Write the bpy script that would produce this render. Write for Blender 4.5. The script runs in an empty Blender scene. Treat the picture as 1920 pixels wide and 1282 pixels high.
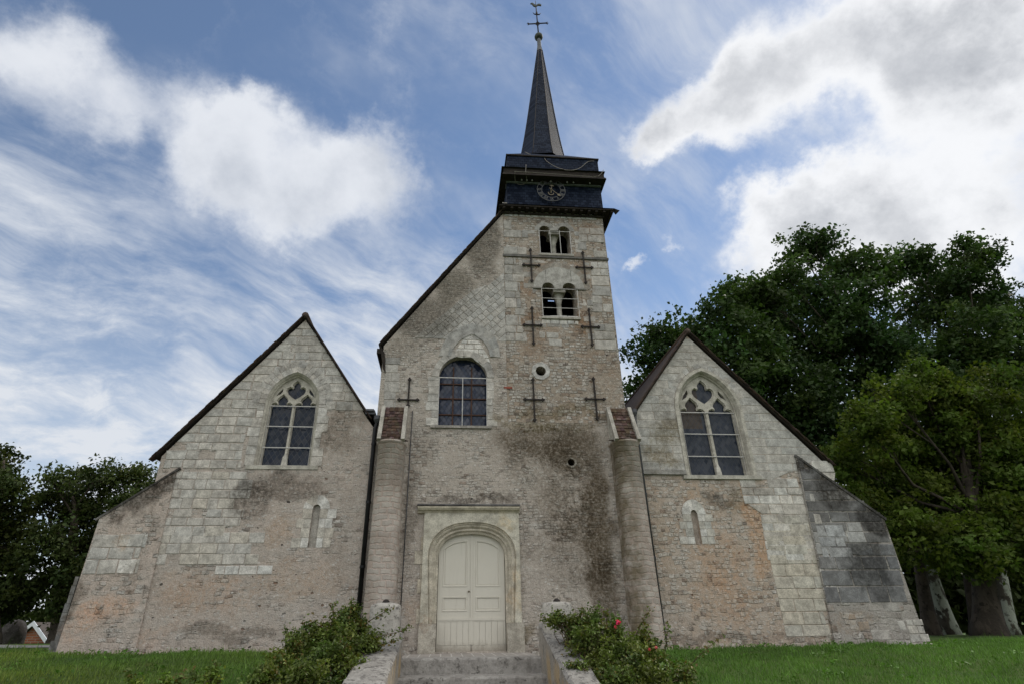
import bpy, math, random
import numpy as np
from mathutils import Vector, Matrix
from mathutils.geometry import tessellate_polygon
random.seed(7); NP = np.random.default_rng(7)
SC = bpy.context.scene; COL = SC.collection
R = math.radians

# ------------------------------------------------------------------ camera
FPX, PPX, PPY = 1028., 925., 641.
PITCH, YAW, ROLL = R(27.2), R(4.9), .012
CAM = Vector((-.652, -14.8, .593))
_F = Vector((math.sin(YAW)*math.cos(PITCH), math.cos(YAW)*math.cos(PITCH), math.sin(PITCH)))
_R0 = Vector((math.cos(YAW), -math.sin(YAW), 0)); _U0 = _R0.cross(_F)
_R = _R0*math.cos(ROLL) - _U0*math.sin(ROLL); _U = _U0*math.cos(ROLL) + _R0*math.sin(ROLL)
cd = bpy.data.cameras.new('camera'); co = bpy.data.objects.new('camera', cd); COL.objects.link(co)
cd.sensor_width = 36; cd.lens = FPX/1920*36; cd.shift_x = (960-PPX)/1920; cd.clip_end = 3000; cd.clip_start = .05
M = Matrix((_R, _U, -_F)).transposed().to_4x4(); M.translation = CAM
co.matrix_world = M; SC.camera = co

def at(px, py, Y=0.):          # the point of the plane y = Y that a measured sight line meets
    d = _F + _R*((px-PPX)/FPX) - _U*((py-PPY)/FPX)
    return CAM + d*((Y-CAM.y)/d.y)
def a2(px, py, Y=0.):
    p = at(px, py, Y); return (p.x, p.z)

# ------------------------------------------------------------------ light
SUN_AZ, SUN_EL = 58., 50.      # degrees, azimuth from +Y towards +X : behind the church, to the right
SC.view_settings.view_transform = 'Standard'; SC.view_settings.look = 'None'
SC.view_settings.exposure = 0.12; SC.view_settings.gamma = 1.0
SC.cycles.use_denoising = True
sl = bpy.data.lights.new('sun', 'SUN'); so = bpy.data.objects.new('sun', sl); COL.objects.link(so)
sl.energy = 1.6; sl.angle = R(4); sl.color = (1, .93, .82)
sd = Vector((math.sin(R(SUN_AZ))*math.cos(R(SUN_EL)), math.cos(R(SUN_AZ))*math.cos(R(SUN_EL)), math.sin(R(SUN_EL))))
so.rotation_euler = sd.to_track_quat('Z', 'Y').to_euler(); so.location = sd*60

# ------------------------------------------------------------------ node helpers
class X:
    T = None
    def __init__(s, k): s.s = k
    def _m(s, op, *o):
        n = X.T.nodes.new('ShaderNodeMath'); n.operation = op
        for i, v in enumerate((s,)+o):
            if isinstance(v, X): X.T.links.new(v.s, n.inputs[i])
            else: n.inputs[i].default_value = v
        return X(n.outputs[0])
    def __add__(s, o): return s._m('ADD', o)
    def __sub__(s, o): return s._m('SUBTRACT', o)
    def __mul__(s, o): return s._m('MULTIPLY', o)
    def __truediv__(s, o): return s._m('DIVIDE', o)
    __radd__ = __add__; __rmul__ = __mul__
    def __rsub__(s, o): return (s*-1.)+o
    def max(s, o): return s._m('MAXIMUM', o)
    def min(s, o): return s._m('MINIMUM', o)
    def sqrt(s): return s._m('SQRT')
    def abs(s): return s._m('ABSOLUTE')
    def frac(s): return s._m('FRACT')
    def pow(s, o): return s._m('POWER', o)
    def clamp(s): return s.max(0.).min(1.)
def new(t): return X.T.nodes.new(t)
def lk(v, inp):
    if isinstance(v, X): X.T.links.new(v.s, inp)
    elif v is not None:
        if isinstance(v, tuple) and len(v) == 3 and len(inp.default_value) == 4: v = v+(1,)
        inp.default_value = v
def sm(x, a, b):
    n = new('ShaderNodeMapRange'); n.interpolation_type = 'SMOOTHSTEP'
    lk(x, n.inputs[0]); n.inputs[1].default_value = a; n.inputs[2].default_value = b; return X(n.outputs[0])
def mix(f, a, b, mode='MIX'):
    n = new('ShaderNodeMix'); n.data_type = 'RGBA'; n.blend_type = mode
    lk(f, n.inputs[0]); lk(a, n.inputs[6]); lk(b, n.inputs[7]); return X(n.outputs[2])
def comb(x, y, z):
    n = new('ShaderNodeCombineXYZ')
    for i, v in enumerate((x, y, z)): lk(v, n.inputs[i])
    return X(n.outputs[0])
def sep(v):
    n = new('ShaderNodeSeparateXYZ'); lk(v, n.inputs[0]); return [X(o) for o in n.outputs]
def dot(v, c):
    n = new('ShaderNodeVectorMath'); n.operation = 'DOT_PRODUCT'; lk(v, n.inputs[0]); lk(c, n.inputs[1]); return X(n.outputs[1])
def vmul(v, c):
    n = new('ShaderNodeVectorMath'); n.operation = 'MULTIPLY'; lk(v, n.inputs[0]); lk(c, n.inputs[1]); return X(n.outputs[0])
def vadd(v, c):
    n = new('ShaderNodeVectorMath'); n.operation = 'ADD'; lk(v, n.inputs[0]); lk(c, n.inputs[1]); return X(n.outputs[0])
def noise(v, sc, det=4, rough=.55, color=False):
    n = new('ShaderNodeTexNoise'); lk(v, n.inputs['Vector']); n.inputs['Scale'].default_value = sc
    n.inputs['Detail'].default_value = det; n.inputs['Roughness'].default_value = rough
    return X(n.outputs[1 if color else 0])
def voro(v, sc, feat='F1', rnd=1.):
    n = new('ShaderNodeTexVoronoi'); n.feature = feat; lk(v, n.inputs['Vector']); n.inputs['Scale'].default_value = sc
    n.inputs['Randomness'].default_value = rnd
    return X(n.outputs[0]), (X(n.outputs[1]) if feat == 'F1' else None)
def pos():
    return X(new('ShaderNodeNewGeometry').outputs['Position'])
def attr(name='tint'):
    n = new('ShaderNodeAttribute'); n.attribute_name = name; return X(n.outputs['Color'])
def ramp(f, stops):
    n = new('ShaderNodeValToRGB'); lk(f, n.inputs[0]); e = n.color_ramp.elements
    while len(e) < len(stops): e.new(.5)
    for k, (p, c) in zip(e, stops): k.position = p; k.color = tuple(c)+(1,)
    return X(n.outputs[0])
def start(name):
    m = bpy.data.materials.new(name); m.use_nodes = True; X.T = m.node_tree; X.T.nodes.clear(); return m
def finish(col, rough=.9, h=None, dist=.02, metal=0, strength=1., spec=.3, trans=0):
    b = new('ShaderNodeBsdfPrincipled'); lk(col, b.inputs['Base Color']); lk(rough, b.inputs['Roughness'])
    b.inputs['Metallic'].default_value = metal; b.inputs['Specular IOR Level'].default_value = spec
    if h is not None:
        n = new('ShaderNodeBump'); n.inputs['Distance'].default_value = dist; n.inputs['Strength'].default_value = strength
        lk(h, n.inputs['Height']); X.T.links.new(n.outputs[0], b.inputs['Normal'])
    o = new('ShaderNodeOutputMaterial')
    if trans:
        t = new('ShaderNodeBsdfTranslucent'); lk(mix(1., col, (1.0, 1.25, .55), 'MULTIPLY'), t.inputs[0])
        ms = new('ShaderNodeMixShader'); ms.inputs[0].default_value = trans
        X.T.links.new(b.outputs[0], ms.inputs[1]); X.T.links.new(t.outputs[0], ms.inputs[2]); X.T.links.new(ms.outputs[0], o.inputs[0])
    else: X.T.links.new(b.outputs[0], o.inputs[0])

# ------------------------------------------------------------------ sky with clouds
W = bpy.data.worlds.new('World'); SC.world = W; W.use_nodes = True; X.T = W.node_tree; X.T.nodes.clear()
def build_sky():
    sk = new('ShaderNodeTexSky'); sk.sky_type = 'NISHITA'; sk.sun_disc = False
    sk.sun_elevation = R(SUN_EL); sk.sun_rotation = R(SUN_AZ); sk.air_density = 1.0; sk.dust_density = .15; sk.ozone_density = 3.0
    d = X(new('ShaderNodeTexCoord').outputs['Generated'])
    dx, dy, dz = sep(d)
    k = (dz.max(0.)+1.).pow(-1.)
    s = comb(dx*k, dy*k, 0.)
    big = noise(s, 6.0, 9, .62, True)
    sw = vadd(s, vmul(vadd(big, (-.5, -.5, -.5)), (.17, .17, 0.)))
    n1 = noise(vadd(s, (2., 7., 0.)), 10., 9, .62); n2 = noise(vadd(s, (4., 1., 3.)), 24., 8, .62)
    bil = (n1-.5).abs()*-2.2+(n2-.5).abs()*-1.3+.36
    fine = noise(s, 15., 9, .64)
    def blobs(L):
        tot = None
        for az, el, rx, ry, rot, w in L:
            A, E, q = R(az), R(el), R(rot); r0 = math.cos(E)/(1+math.sin(E)); sc = 1/(1+math.sin(E))
            c = Vector((math.sin(A)*r0, math.cos(A)*r0, 0)); ea = Vector((math.cos(A), -math.sin(A), 0)); ee = Vector((-math.sin(A), -math.cos(A), 0))
            u = ea*math.cos(q)+ee*math.sin(q); v = -ea*math.sin(q)+ee*math.cos(q)
            u /= R(rx)*sc; v /= R(ry)*sc
            p = dot(sw, tuple(u))-u.dot(c); t = dot(sw, tuple(v))-v.dot(c)
            g = (1.-(p*p+t*t)*.5).max(0.); g = g*g*w
            tot = g if tot is None else tot+g
        return tot
    CL = [(-20.1,40.9,10.6,6.0,16,1),(-28.0,40.4,5.0,4.0,22,.8),(-12.1,44.9,4.9,4.8,12,.9),(-16.1,37.6,7.8,3.6,13,.6),(-25.1,44.7,3.2,2.3,21,.6),(-33.7,43.2,3.8,3.5,28,.6),(-44.1,41.2,4.6,5.2,36,.75),(-48.2,42.9,4.0,3.3,41,.5),(-11.8,54.3,2.2,4.0,13,.3),(-38.8,40.1,3.1,2.5,31,.4)]
    CR = [(51.8,43.4,10.4,4.4,-37,1),(39.9,44.5,6.9,4.0,-27,.9),(31.5,44.6,4.6,3.3,-20,.7),(27.8,43.5,2.9,2.2,-17,.6),(57.8,40.7,6.8,5.7,-41,1),(43.4,33.8,7.0,3.7,-25,.9),(51.8,33.0,7.8,5.0,-31,1),(37.5,33.3,4.6,3.9,-20,.9),(35.3,29.8,3.9,2.5,-17,.5),(53.0,26.8,5.6,4.5,-28,.9),(45.6,28.5,6.8,4.1,-23,.8),(37.7,48.5,3.0,3.9,-26,.6),(22.3,32.0,1.3,.6,-10,.5),(26.2,33.1,1.2,.6,-13,.4)]
    bl, br = blobs(CL), blobs(CR)
    # unseen broken cumulus added beside and behind the viewer, brightened to light the facade
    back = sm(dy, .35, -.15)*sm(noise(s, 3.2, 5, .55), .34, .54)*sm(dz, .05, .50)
    dl = bl+bil*.42+(n1-.5)*.9; dr = br+bil*.55+(n1-.5)*.55
    al = sm(dl, .10, 1.25)*.93; ar = sm(dr, .12, .95)*.97
    shade = noise(vadd(s, (.013, .02, 3.)), 7., 7, .58); sh2 = noise(vadd(s, (.3, .02, 9.)), 3.4, 4, .5)
    core_r = sm(dr*.75+(shade-.5)*2.2+(sh2-.5)*3.4, .45, 1.55); core_l = sm((shade-.5)*2.4+(sh2-.5)*1.6+dl*.35, .15, 1.1)
    WH, GR = (8.7, 8.8, 9.0), (4.0, 4.2, 4.55)
    cr = mix(core_r*.95, WH, GR); cl = mix(core_l*.85, (7.6, 7.85, 8.3), (4.2, 4.6, 5.3))
    # cirrus: long streaks fanning across the sky, thick low on the left
    lx = dot(s, (.86, .5, 0.)); ly = dot(s, (-.5, .86, 0.))
    wob = noise(s, 2.2, 4, .55)
    cir = noise(comb(lx*2.0+wob*.9, ly*6.5+wob*1.2, 1.7), 1.9, 9, .66)
    cir2 = noise(comb(lx*3.1+ly*.8+wob*.8, ly*8.-lx*1.2+wob*1.4, 4.7), 2.4, 9, .66)
    veil = noise(vadd(s, (5., 2., 0.)), 2.6, 6, .58)
    st1 = sm(cir*.66+cir2*.34, .38, .68)
    ci = st1*sm(veil-(dz-.55)*.22, .33, .62)*.70
    low = sm(dz, .72, .20)*(st1*.55+.10)
    haze_ = sm(dz, .55, .05)*.40+.05
    veilc = (ci*1.05+low+haze_).clamp()
    sky = mix(1., X(sk.outputs[0]), (1.06, 1.12, 1.13), 'MULTIPLY')
    c = mix(veilc, sky, (6.7, 7.05, 7.6))
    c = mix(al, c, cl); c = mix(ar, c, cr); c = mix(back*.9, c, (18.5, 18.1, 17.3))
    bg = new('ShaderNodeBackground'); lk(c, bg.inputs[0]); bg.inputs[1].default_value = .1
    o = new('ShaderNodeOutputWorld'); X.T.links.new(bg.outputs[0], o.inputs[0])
build_sky()
W.cycles.sampling_method = 'MANUAL'; W.cycles.sample_map_resolution = 512

# ------------------------------------------------------------------ mesh builder
def worigin(o):
    v = Vector((0, 0, 0))
    while o: v += o.location; o = o.parent
    return v
class MB:
    def __init__(s): s.v = []; s.f = []; s.m = []; s.c = []; s.sm = []; s.n = 0
    def add(s, vs, fs, mat=0, col=(1, 1, 1), smooth=False):
        b = len(s.v); s.v += [tuple(v) for v in vs]
        for f in fs: s.f.append([b+i for i in f]); s.m.append(mat); s.c.append(col); s.sm.append(smooth)
        return s
    def box(s, x0, x1, y0, y1, z0, z1, **k):
        return s.add([(x0,y0,z0),(x1,y0,z0),(x1,y1,z0),(x0,y1,z0),(x0,y0,z1),(x1,y0,z1),(x1,y1,z1),(x0,y1,z1)],
                     [(0,1,5,4),(1,2,6,5),(2,3,7,6),(3,0,4,7),(4,5,6,7),(3,2,1,0)], **k)
    def obox(s, o, ux, uy, uz, **k):      # box from corner o and three edge vectors
        o, ux, uy, uz = map(Vector, (o, ux, uy, uz)); q = [o, o+ux, o+ux+uy, o+uy]
        return s.add(q+[p+uz for p in q], [(0,1,5,4),(1,2,6,5),(2,3,7,6),(3,0,4,7),(4,5,6,7),(3,2,1,0)], **k)
    def prism(s, poly, y0, y1, holes=(), back=True, **k):   # outline in x,z with holes, extruded along y
        loops = [list(poly)]+[list(h) for h in holes]
        tris = tessellate_polygon([[Vector((p[0], p[1], 0)) for p in L] for L in loops])
        flat = [p for L in loops for p in L]; n = len(flat)
        vs = [(p[0], y0, p[1]) for p in flat]+[(p[0], y1, p[1]) for p in flat]
        fs = []
        for t in tris:
            a, b, c = t; ar = (flat[b][0]-flat[a][0])*(flat[c][1]-flat[a][1])-(flat[b][1]-flat[a][1])*(flat[c][0]-flat[a][0])
            if abs(ar) < 1e-9: continue
            if ar < 0: a, c = c, a
            fs.append((a, b, c))
            if back: fs.append((c+n, b+n, a+n))
        i0 = 0
        for li, L in enumerate(loops):
            m = len(L); A = sum(L[i][0]*L[(i+1) % m][1]-L[(i+1) % m][0]*L[i][1] for i in range(m))
            flip = (A < 0) != (li > 0)
            for i in range(m):
                a, b = i0+i, i0+(i+1) % m; q = (a, a+n, b+n, b) if not flip else (b, b+n, a+n, a)
                fs.append(q)
            i0 += m
        return s.add(vs, fs, **k)
    def loft(s, A, ya, B, yb, close=True, **k):
        n = len(A); vs = [(p[0], ya, p[1]) for p in A]+[(p[0], yb, p[1]) for p in B]
        fs = [(i, (i+1) % n, (i+1) % n+n, i+n) for i in range(n if close else n-1)]
        return s.add(vs, fs, **k)
    def tube(s, path, rad, n=8, cap=True, **k):
        P = [Vector(p) for p in path]; rad = [rad]*len(P) if not hasattr(rad, '__len__') else rad
        vs = []; up = None
        for i, p in enumerate(P):
            t = (P[min(i+1, len(P)-1)]-P[max(i-1, 0)]).normalized()
            if up is None: up = Vector((0, 0, 1)) if abs(t.z) < .9 else Vector((1, 0, 0))
            a = (up-t*up.dot(t)).normalized(); b = t.cross(a); up = a
            vs += [p+(a*math.cos(2*math.pi*j/n)+b*math.sin(2*math.pi*j/n))*rad[i] for j in range(n)]
        fs = [(i*n+j, i*n+(j+1) % n, (i+1)*n+(j+1) % n, (i+1)*n+j) for i in range(len(P)-1) for j in range(n)]
        if cap: fs += [tuple(range(n))[::-1], tuple((len(P)-1)*n+j for j in range(n))]
        k.setdefault('smooth', True)
        return s.add(vs, fs, **k)
    def lathe(s, prof, cx, cy, n=24, **k):
        vs = [(cx+r*math.cos(2*math.pi*j/n), cy+r*math.sin(2*math.pi*j/n), z) for r, z in prof for j in range(n)]
        fs = [(i*n+j, i*n+(j+1) % n, (i+1)*n+(j+1) % n, (i+1)*n+j) for i in range(len(prof)-1) for j in range(n)]
        k.setdefault('smooth', True)
        return s.add(vs, fs, **k)
    def build(s, name, mats, parent=None, **props):
        me = bpy.data.meshes.new(name); w = worigin(parent)
        me.from_pydata([(v[0]-w.x, v[1]-w.y, v[2]-w.z) for v in s.v], [], s.f); me.update()
        if not isinstance(mats, (list, tuple)): mats = [mats]
        for m in mats: me.materials.append(m)
        me.polygons.foreach_set('material_index', s.m); me.polygons.foreach_set('use_smooth', s.sm)
        at_ = me.color_attributes.new('tint', 'FLOAT_COLOR', 'CORNER')
        buf = np.ones((len(me.loops), 4), np.float32); i = 0
        for f, c in zip(s.f, s.c): buf[i:i+len(f), :3] = c; i += len(f)
        at_.data.foreach_set('color', buf.ravel())
        o = bpy.data.objects.new(name, me); COL.objects.link(o); o.parent = parent
        for k, v in props.items(): o[k] = v
        return o
def thing(name, label, cat, loc=(0, 0, 0), group=None, kind=None):
    o = bpy.data.objects.new(name, None); COL.objects.link(o); o.location = loc; o['label'] = label; o['category'] = cat
    o.empty_display_size = .2
    if group: o['group'] = group
    if kind: o['kind'] = kind
    return o
def arch(xl, xr, zb, zs, za, n=10, kind='point'):      # closed outline: up the left side, over the arch, down the right
    w = (xr-xl)/2; h = za-zs; c = (xl+xr)/2; L = []
    if kind == 'point':
        r = (w*w+h*h)/(2*w); th = math.acos(max(-1, min(1, (r-w)/r)))
        L = [(xl+r-r*math.cos(th*i/n), zs+r*math.sin(th*i/n)) for i in range(n+1)]
    elif kind == 'basket':
        for i in range(n+1):
            q = math.pi/2*i/n; L.append((c-w*math.cos(q)**.8, zs+h*math.sin(q)**.85))
    else:
        L = [(c-w*math.cos(math.pi/2*i/n), zs+h*math.sin(math.pi/2*i/n)) for i in range(n+1)]
    Rr = [(2*c-x, z) for x, z in L[-2::-1]]
    return [(xl, zb)]+L+Rr+[(xr, zb)]
def offs(poly, d):       # push an outline outwards by d
    n = len(poly); A = sum(poly[i][0]*poly[(i+1) % n][1]-poly[(i+1) % n][0]*poly[i][1] for i in range(n)); sg = 1 if A > 0 else -1
    out = []
    for i in range(n):
        p0, p1, p2 = Vector(poly[i-1]), Vector(poly[i]), Vector(poly[(i+1) % n])
        e = ((p1-p0).normalized()+(p2-p1).normalized())
        if e.length < 1e-6: e = p2-p1
        e.normalize(); out.append((p1.x+e.y*d*sg, p1.y-e.x*d*sg))
    return out
def scan(poly, z):
    xs = []
    for i in range(len(poly)):
        (xa, za), (xb, zb) = poly[i], poly[(i+1) % len(poly)]
        if (za <= z) != (zb <= z):
            sl_ = (xb-xa)/(zb-za); xs.append((xa+(z-za)*sl_, sl_))
    return sorted(xs)
def ashlar(mb, poly, rows, lens, tint, skip=0., holes=(), gap=.014, y0=0., proud=.010, jit=.007, ang=0., mat=1, edge=.0):
    ca, sa = math.cos(ang), math.sin(ang)
    P = [(x*ca+z*sa, -x*sa+z*ca) for x, z in poly]; z = min(p[1] for p in P); zt = max(p[1] for p in P)
    while z < zt:
        h = random.uniform(*rows); z0, z1 = z+gap/2, z+h-gap/2; zm = z+h/2; z += h
        cr = scan(P, zm)
        for i in range(0, len(cr)-1, 2):
            (xa, s0), (xb, s1) = cr[i], cr[i+1]; hh = (z1-z0)/2
            lim = lambda s_: max(-2.5, min(2.5, s_))
            spans = [(xa-lim(s0)*hh, xa+lim(s0)*hh, xb-lim(s1)*hh, xb+lim(s1)*hh)]
            for H in holes:
                q = [k[0] for zz in (z0, zm, z1) for k in scan(H, zz)]
                if not q: continue
                hl, hr = min(q), max(q); ns = []
                for (l0, l1, r0, r1) in spans:
                    if hr <= min(l0, l1) or hl >= max(r0, r1): ns.append((l0, l1, r0, r1)); continue
                    if hl > max(l0, l1): ns.append((l0, l1, hl, hl))
                    if hr < min(r0, r1): ns.append((hr, hr, r0, r1))
                spans = ns
            for (l0, l1, r0, r1) in spans:
                xs = [(l0, l1)]; x = max(l0, l1); xe = min(r0, r1)
                if edge: r0 += random.uniform(-edge, 0); r1 = r0
                while True:
                    x += random.uniform(*lens)*(.6 if len(xs) == 1 and random.random() < .5 else 1)
                    if x > xe-lens[0]*.5: break
                    xs.append((x, x))
                xs.append((r0, r1))
                for (q0, q1), (w0, w1) in zip(xs, xs[1:]):
                    if random.random() < skip or max(w0, w1)-min(q0, q1) < .05: continue
                    g = gap/2; j = lambda: random.uniform(-jit, jit); pr = y0-proud-random.uniform(0, proud*.6); bv = min(.009, gap)
                    c = [(q0+g+j(), z0+j()), (w0-g+j(), z0+j()), (w1-g+j(), z1+j()), (q1+g+j(), z1+j())]
                    m = (sum(p[0] for p in c)/4, sum(p[1] for p in c)/4)
                    f = []
                    for p in c:
                        ux, uz = m[0]-p[0], m[1]-p[1]; f.append((p[0]+math.copysign(min(bv, abs(ux)*.3), ux), p[1]+math.copysign(min(bv, abs(uz)*.3), uz)))
                    back = lambda p: (p[0]*ca-p[1]*sa, p[0]*sa+p[1]*ca)
                    B = [back(p) for p in c]; Fq = [back(p) for p in f]; bm_ = back(m)
                    t = tint(*bm_)
                    mb.add([(p[0], y0+.006, p[1]) for p in B]+[(p[0], y0-proud*.45, p[1]) for p in B]+[(p[0], pr, p[1]) for p in Fq],
                           [(8, 9, 10, 11)]+[(4+i, 4+(i+1) % 4, 8+(i+1) % 4, 8+i) for i in range(4)]+[(i, (i+1) % 4, 4+(i+1) % 4, 4+i) for i in range(4)], mat=mat, col=t)
def vouss(mb, A, B, k, y0=0., proud=.02, tint=None, mat=1, gap=.10, deep=.02):      # ring of wedge stones between two outlines of equal length
    n = len(A)
    for i in range(0, n-1, k):
        e = min(i+k, n-1); a = A[i:e+1]; b = B[i:e+1]
        t = gap*.5
        lp = lambda p, q, f: (p[0]+(q[0]-p[0])*f, p[1]+(q[1]-p[1])*f)
        tt = t/max(1, e-i)
        a = [lp(a[0], a[1], t)]+a[1:-1]+[lp(a[-1], a[-2], t)]; b = [lp(b[0], b[1], t)]+b[1:-1]+[lp(b[-1], b[-2], t)]
        mb.prism(a+b[::-1], y0-proud-random.uniform(0, .004), y0+deep, back=False, mat=mat, col=tint() if tint else (1, 1, 1))
def resample(L, n):
    d = [0.]
    for p, q in zip(L, L[1:]): d.append(d[-1]+math.hypot(q[0]-p[0], q[1]-p[1]))
    return [(float(np.interp(t, d, [p[0] for p in L])), float(np.interp(t, d, [p[1] for p in L]))) for t in np.linspace(0, d[-1], n)]

# ------------------------------------------------------------------ masonry materials
def stains(col, x, z, P, L):
    w = noise(P, 1.1, 6, .6, True); wx, wy, wz = sep(w); fine = noise(P, 6.5, 6, .65); f2 = noise(P, 22., 4, .6)
    gr = sm(noise(P, 13., 6, .72), .36, .60)*.45+.55
    xd = x+(wx-.5)*1.5; zd = z+(wy-.5)*1.5
    for (cx, cz, rx, rz, c, s) in L:
        p = (xd-cx)/rx; q = (zd-cz)/rz
        m = sm((p*p+q*q).sqrt(), 1.12, .55)*sm(fine*.62+f2*.38+((wz-.5)*.5+max(0., s-.6)*.62), .30, .68)
        col = mix((m*s).clamp()*gr, col, mix(.78, c, mix(1., col, tuple(v*2.7 for v in c), 'MULTIPLY')))
    return col
def coursed(P, rows, wid, seed=0.):      # irregular coursed rubble: stone mask, three random values per stone
    x, y, z = sep(P)
    wv = noise(P, 1.7, 4, .6, True); a, b, c = sep(wv); f = noise(P, 16., 4, .6)
    zz = z*rows+(a-.5)*rows*.20+(f-.5)*.22+seed; r = zz._m('FLOOR'); fz = zz.frac()
    k = noise(comb(r*7.31, seed, 0.), 1., 0); xx = x/wid*(k*.9+.6)+k*17.3+(b-.5)*.6+(f-.5)*.16; cI = xx._m('FLOOR'); fx = xx.frac()
    n = new('ShaderNodeTexWhiteNoise'); n.noise_dimensions = '2D'; lk(comb(r, cI, 0.), n.inputs[0]); q = sep(X(n.outputs[1]))
    n2 = new('ShaderNodeTexWhiteNoise'); n2.noise_dimensions = '3D'; lk(comb(r, cI, 5.5), n2.inputs[0]); w = X(n2.outputs[0])
    mz = sm((fz-.5).abs()+(w-.5)*.16+(f-.5)*.16, .47, .34); mx = sm((fx-.5).abs()+(w-.5)*.08+(f-.5)*.10, .48, .41)
    return mz*mx, q, f
def masonry(name, m1, m2, rows=8., wid=.24, stone=((.50, .47, .42), (.43, .40, .35), (.36, .33, .29)), st=(), brown=.1, vis=.6, dirt=.35, cut=(.42, .60), pits=.5, sat=.76, jd=.16):
    m = start(name); P = pos(); x, y, z = sep(P)
    big = noise(P, .55, 5, .62); med = noise(P, 2.3, 7, .68); fine = noise(P, 34., 5, .65); mid = noise(P, 9., 6, .68)
    mort = mix(sm(big*.45+med*.55, .38, .62), m1, m2)
    mort = mix(sm(mid, .47, .62)*.55, mort, mix(.5, m2, (.24, .20, .16)))
    mort = mix(sm(mid, .47, .36)*.45, mort, (.50, .45, .38))
    mask, (q1, q2, q3), f = coursed(P, rows, wid)
    area = sm(noise(P, .9, 5, .65), *cut)
    sc = ramp(q1, [(0, stone[0]), (.4, stone[1]), (.75, stone[2]), (.93, (.30, .22, .16)), (1., (.17, .15, .13))])
    on = sm(q2, 1-vis-.1, 1-vis+.1)*(area*.85+.15)
    sv = mask*on*sm(mid*.6+fine*.4, .34, .46)
    col = mix(sv*.92, mort, sc)
    joint = sm(mask, .5, .0)*on*jd
    col = mix(joint, col, (.20, .165, .13))  # shade of the deep joints put into the colour
    # bits of brown iron stone, black flint and pits, white flecks
    Q = vmul(P, (1., 1., 1.6)); Pw = vadd(Q, vmul(vadd(noise(P, 7., 4, .6, True), (-.5, -.5, -.5)), (.12, .12, .12)))
    d2, c2 = voro(Pw, 3.4); hr, hg, hb = sep(c2)
    hole = sm(d2, .17, .10)*sm(hr, 1-brown*1.8, 1-brown*1.8+.04)*sm(big, .38, .5)
    col = mix(hole*.9, col, mix(sm(hg, .45, .7), (.20, .105, .055), (.045, .04, .036)))
    d3, c3 = voro(Pw, 11.); pr_, pg, pb = sep(c3)
    pit = sm(d3, .27, .12)*sm(pr_, .90, .93)*sm(med, .40, .52)*pits
    col = mix(pit, col, (.06, .05, .042))
    fl = sm(d3, .42, .22)*sm(pg, .80, .86)
    col = mix(fl*.8, col, (.54, .515, .47))
    g = noise(P, 1.7, 8, .72)
    col = mix(sm(g, .50, .74)*dirt, col, (.16, .145, .125))
    col = mix(1., col, mix(sm(fine*.45+mid*.55, .36, .64), (.70, .685, .665), (1.24, 1.24, 1.24)), 'MULTIPLY')
    col = mix(sm(noise(P, 4.3, 8, .75), .56, .72)*.28, col, (.13, .12, .105))
    lw = noise(vadd(P, (9., 0., 4.)), 1.15, 7, .66); col = mix(sm(lw, .50, .68)*.42, col, mix(1., (.53, .49, .43), mix(mid, (.75, .75, .75), (1.2, 1.2, 1.2)), 'MULTIPLY'))
    col = stains(desat(col, sat), x, z, P, st)
    h = sv*.45+fine*.30+mid*.7+med*.4-pit*.6-hole*.4-joint*.5
    finish(col, .92, h, .05, strength=1., spec=.12); return m
def ashmat(name, st=(), dirt=.45, pit=.6, sat=.62):
    m = start(name); P = pos(); x, y, z = sep(P); t = attr()
    fine = noise(P, 38., 5, .62); med = noise(P, 5., 6, .62); g = noise(P, 1.5, 6, .66)
    col = mix(1., t, mix(sm(med, .34, .66), (.74, .735, .72), (1.18, 1.18, 1.17)), 'MULTIPLY')
    col = mix(1., col, mix(sm(fine, .33, .67), (.80, .80, .80), (1.16, 1.16, 1.16)), 'MULTIPLY')
    d, c = voro(P, 26.); r, _, _ = sep(c)
    pt = sm(d, .30, .12)*sm(r, .80, .9)*sm(g, .42, .6)*pit
    col = mix(pt, col, (.09, .08, .07))
    dk = sm(noise(P, 11., 7, .7)+(g-.5)*.6, .54, .72)
    col = mix(dk*dirt, col, (.16, .15, .135))
    col = stains(desat(col, sat), x, z, P, st)
    finish(col, .9, fine*.35+med*.6-pt*.7, .014, spec=.15); return m
def desat(c, k=.62):
    n = new('ShaderNodeHueSaturation'); n.inputs['Saturation'].default_value = k; lk(c, n.inputs['Color']); return X(n.outputs[0])
def simple(name, c1, c2, sc=8., rough=.8, metal=0., bump=.005, spec=.3, c3=None):
    m = start(name); P = pos(); n = noise(P, sc, 6, .62); f = noise(P, sc*7, 4, .6)
    col = mix(sm(n, .3, .7), c1, c2)
    if c3: col = mix(sm(noise(P, sc*.6, 6, .7), .52, .66)*.85, col, c3)
    finish(col, rough, n*.6+f*.4, bump, metal=metal, spec=spec); return m
DK = (.075, .068, .060); GY = (.17, .16, .145); BR = (.098, .080, .056); MO = (.13, .11, .055); OR = (.27, .155, .075); PK = (.46, .33, .25); TN = (.36, .27, .19)
def s_(px, py, rx, rz, c, s):
    p = a2(px, py); return (p[0], p[1], rx, rz, c, s)
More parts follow.
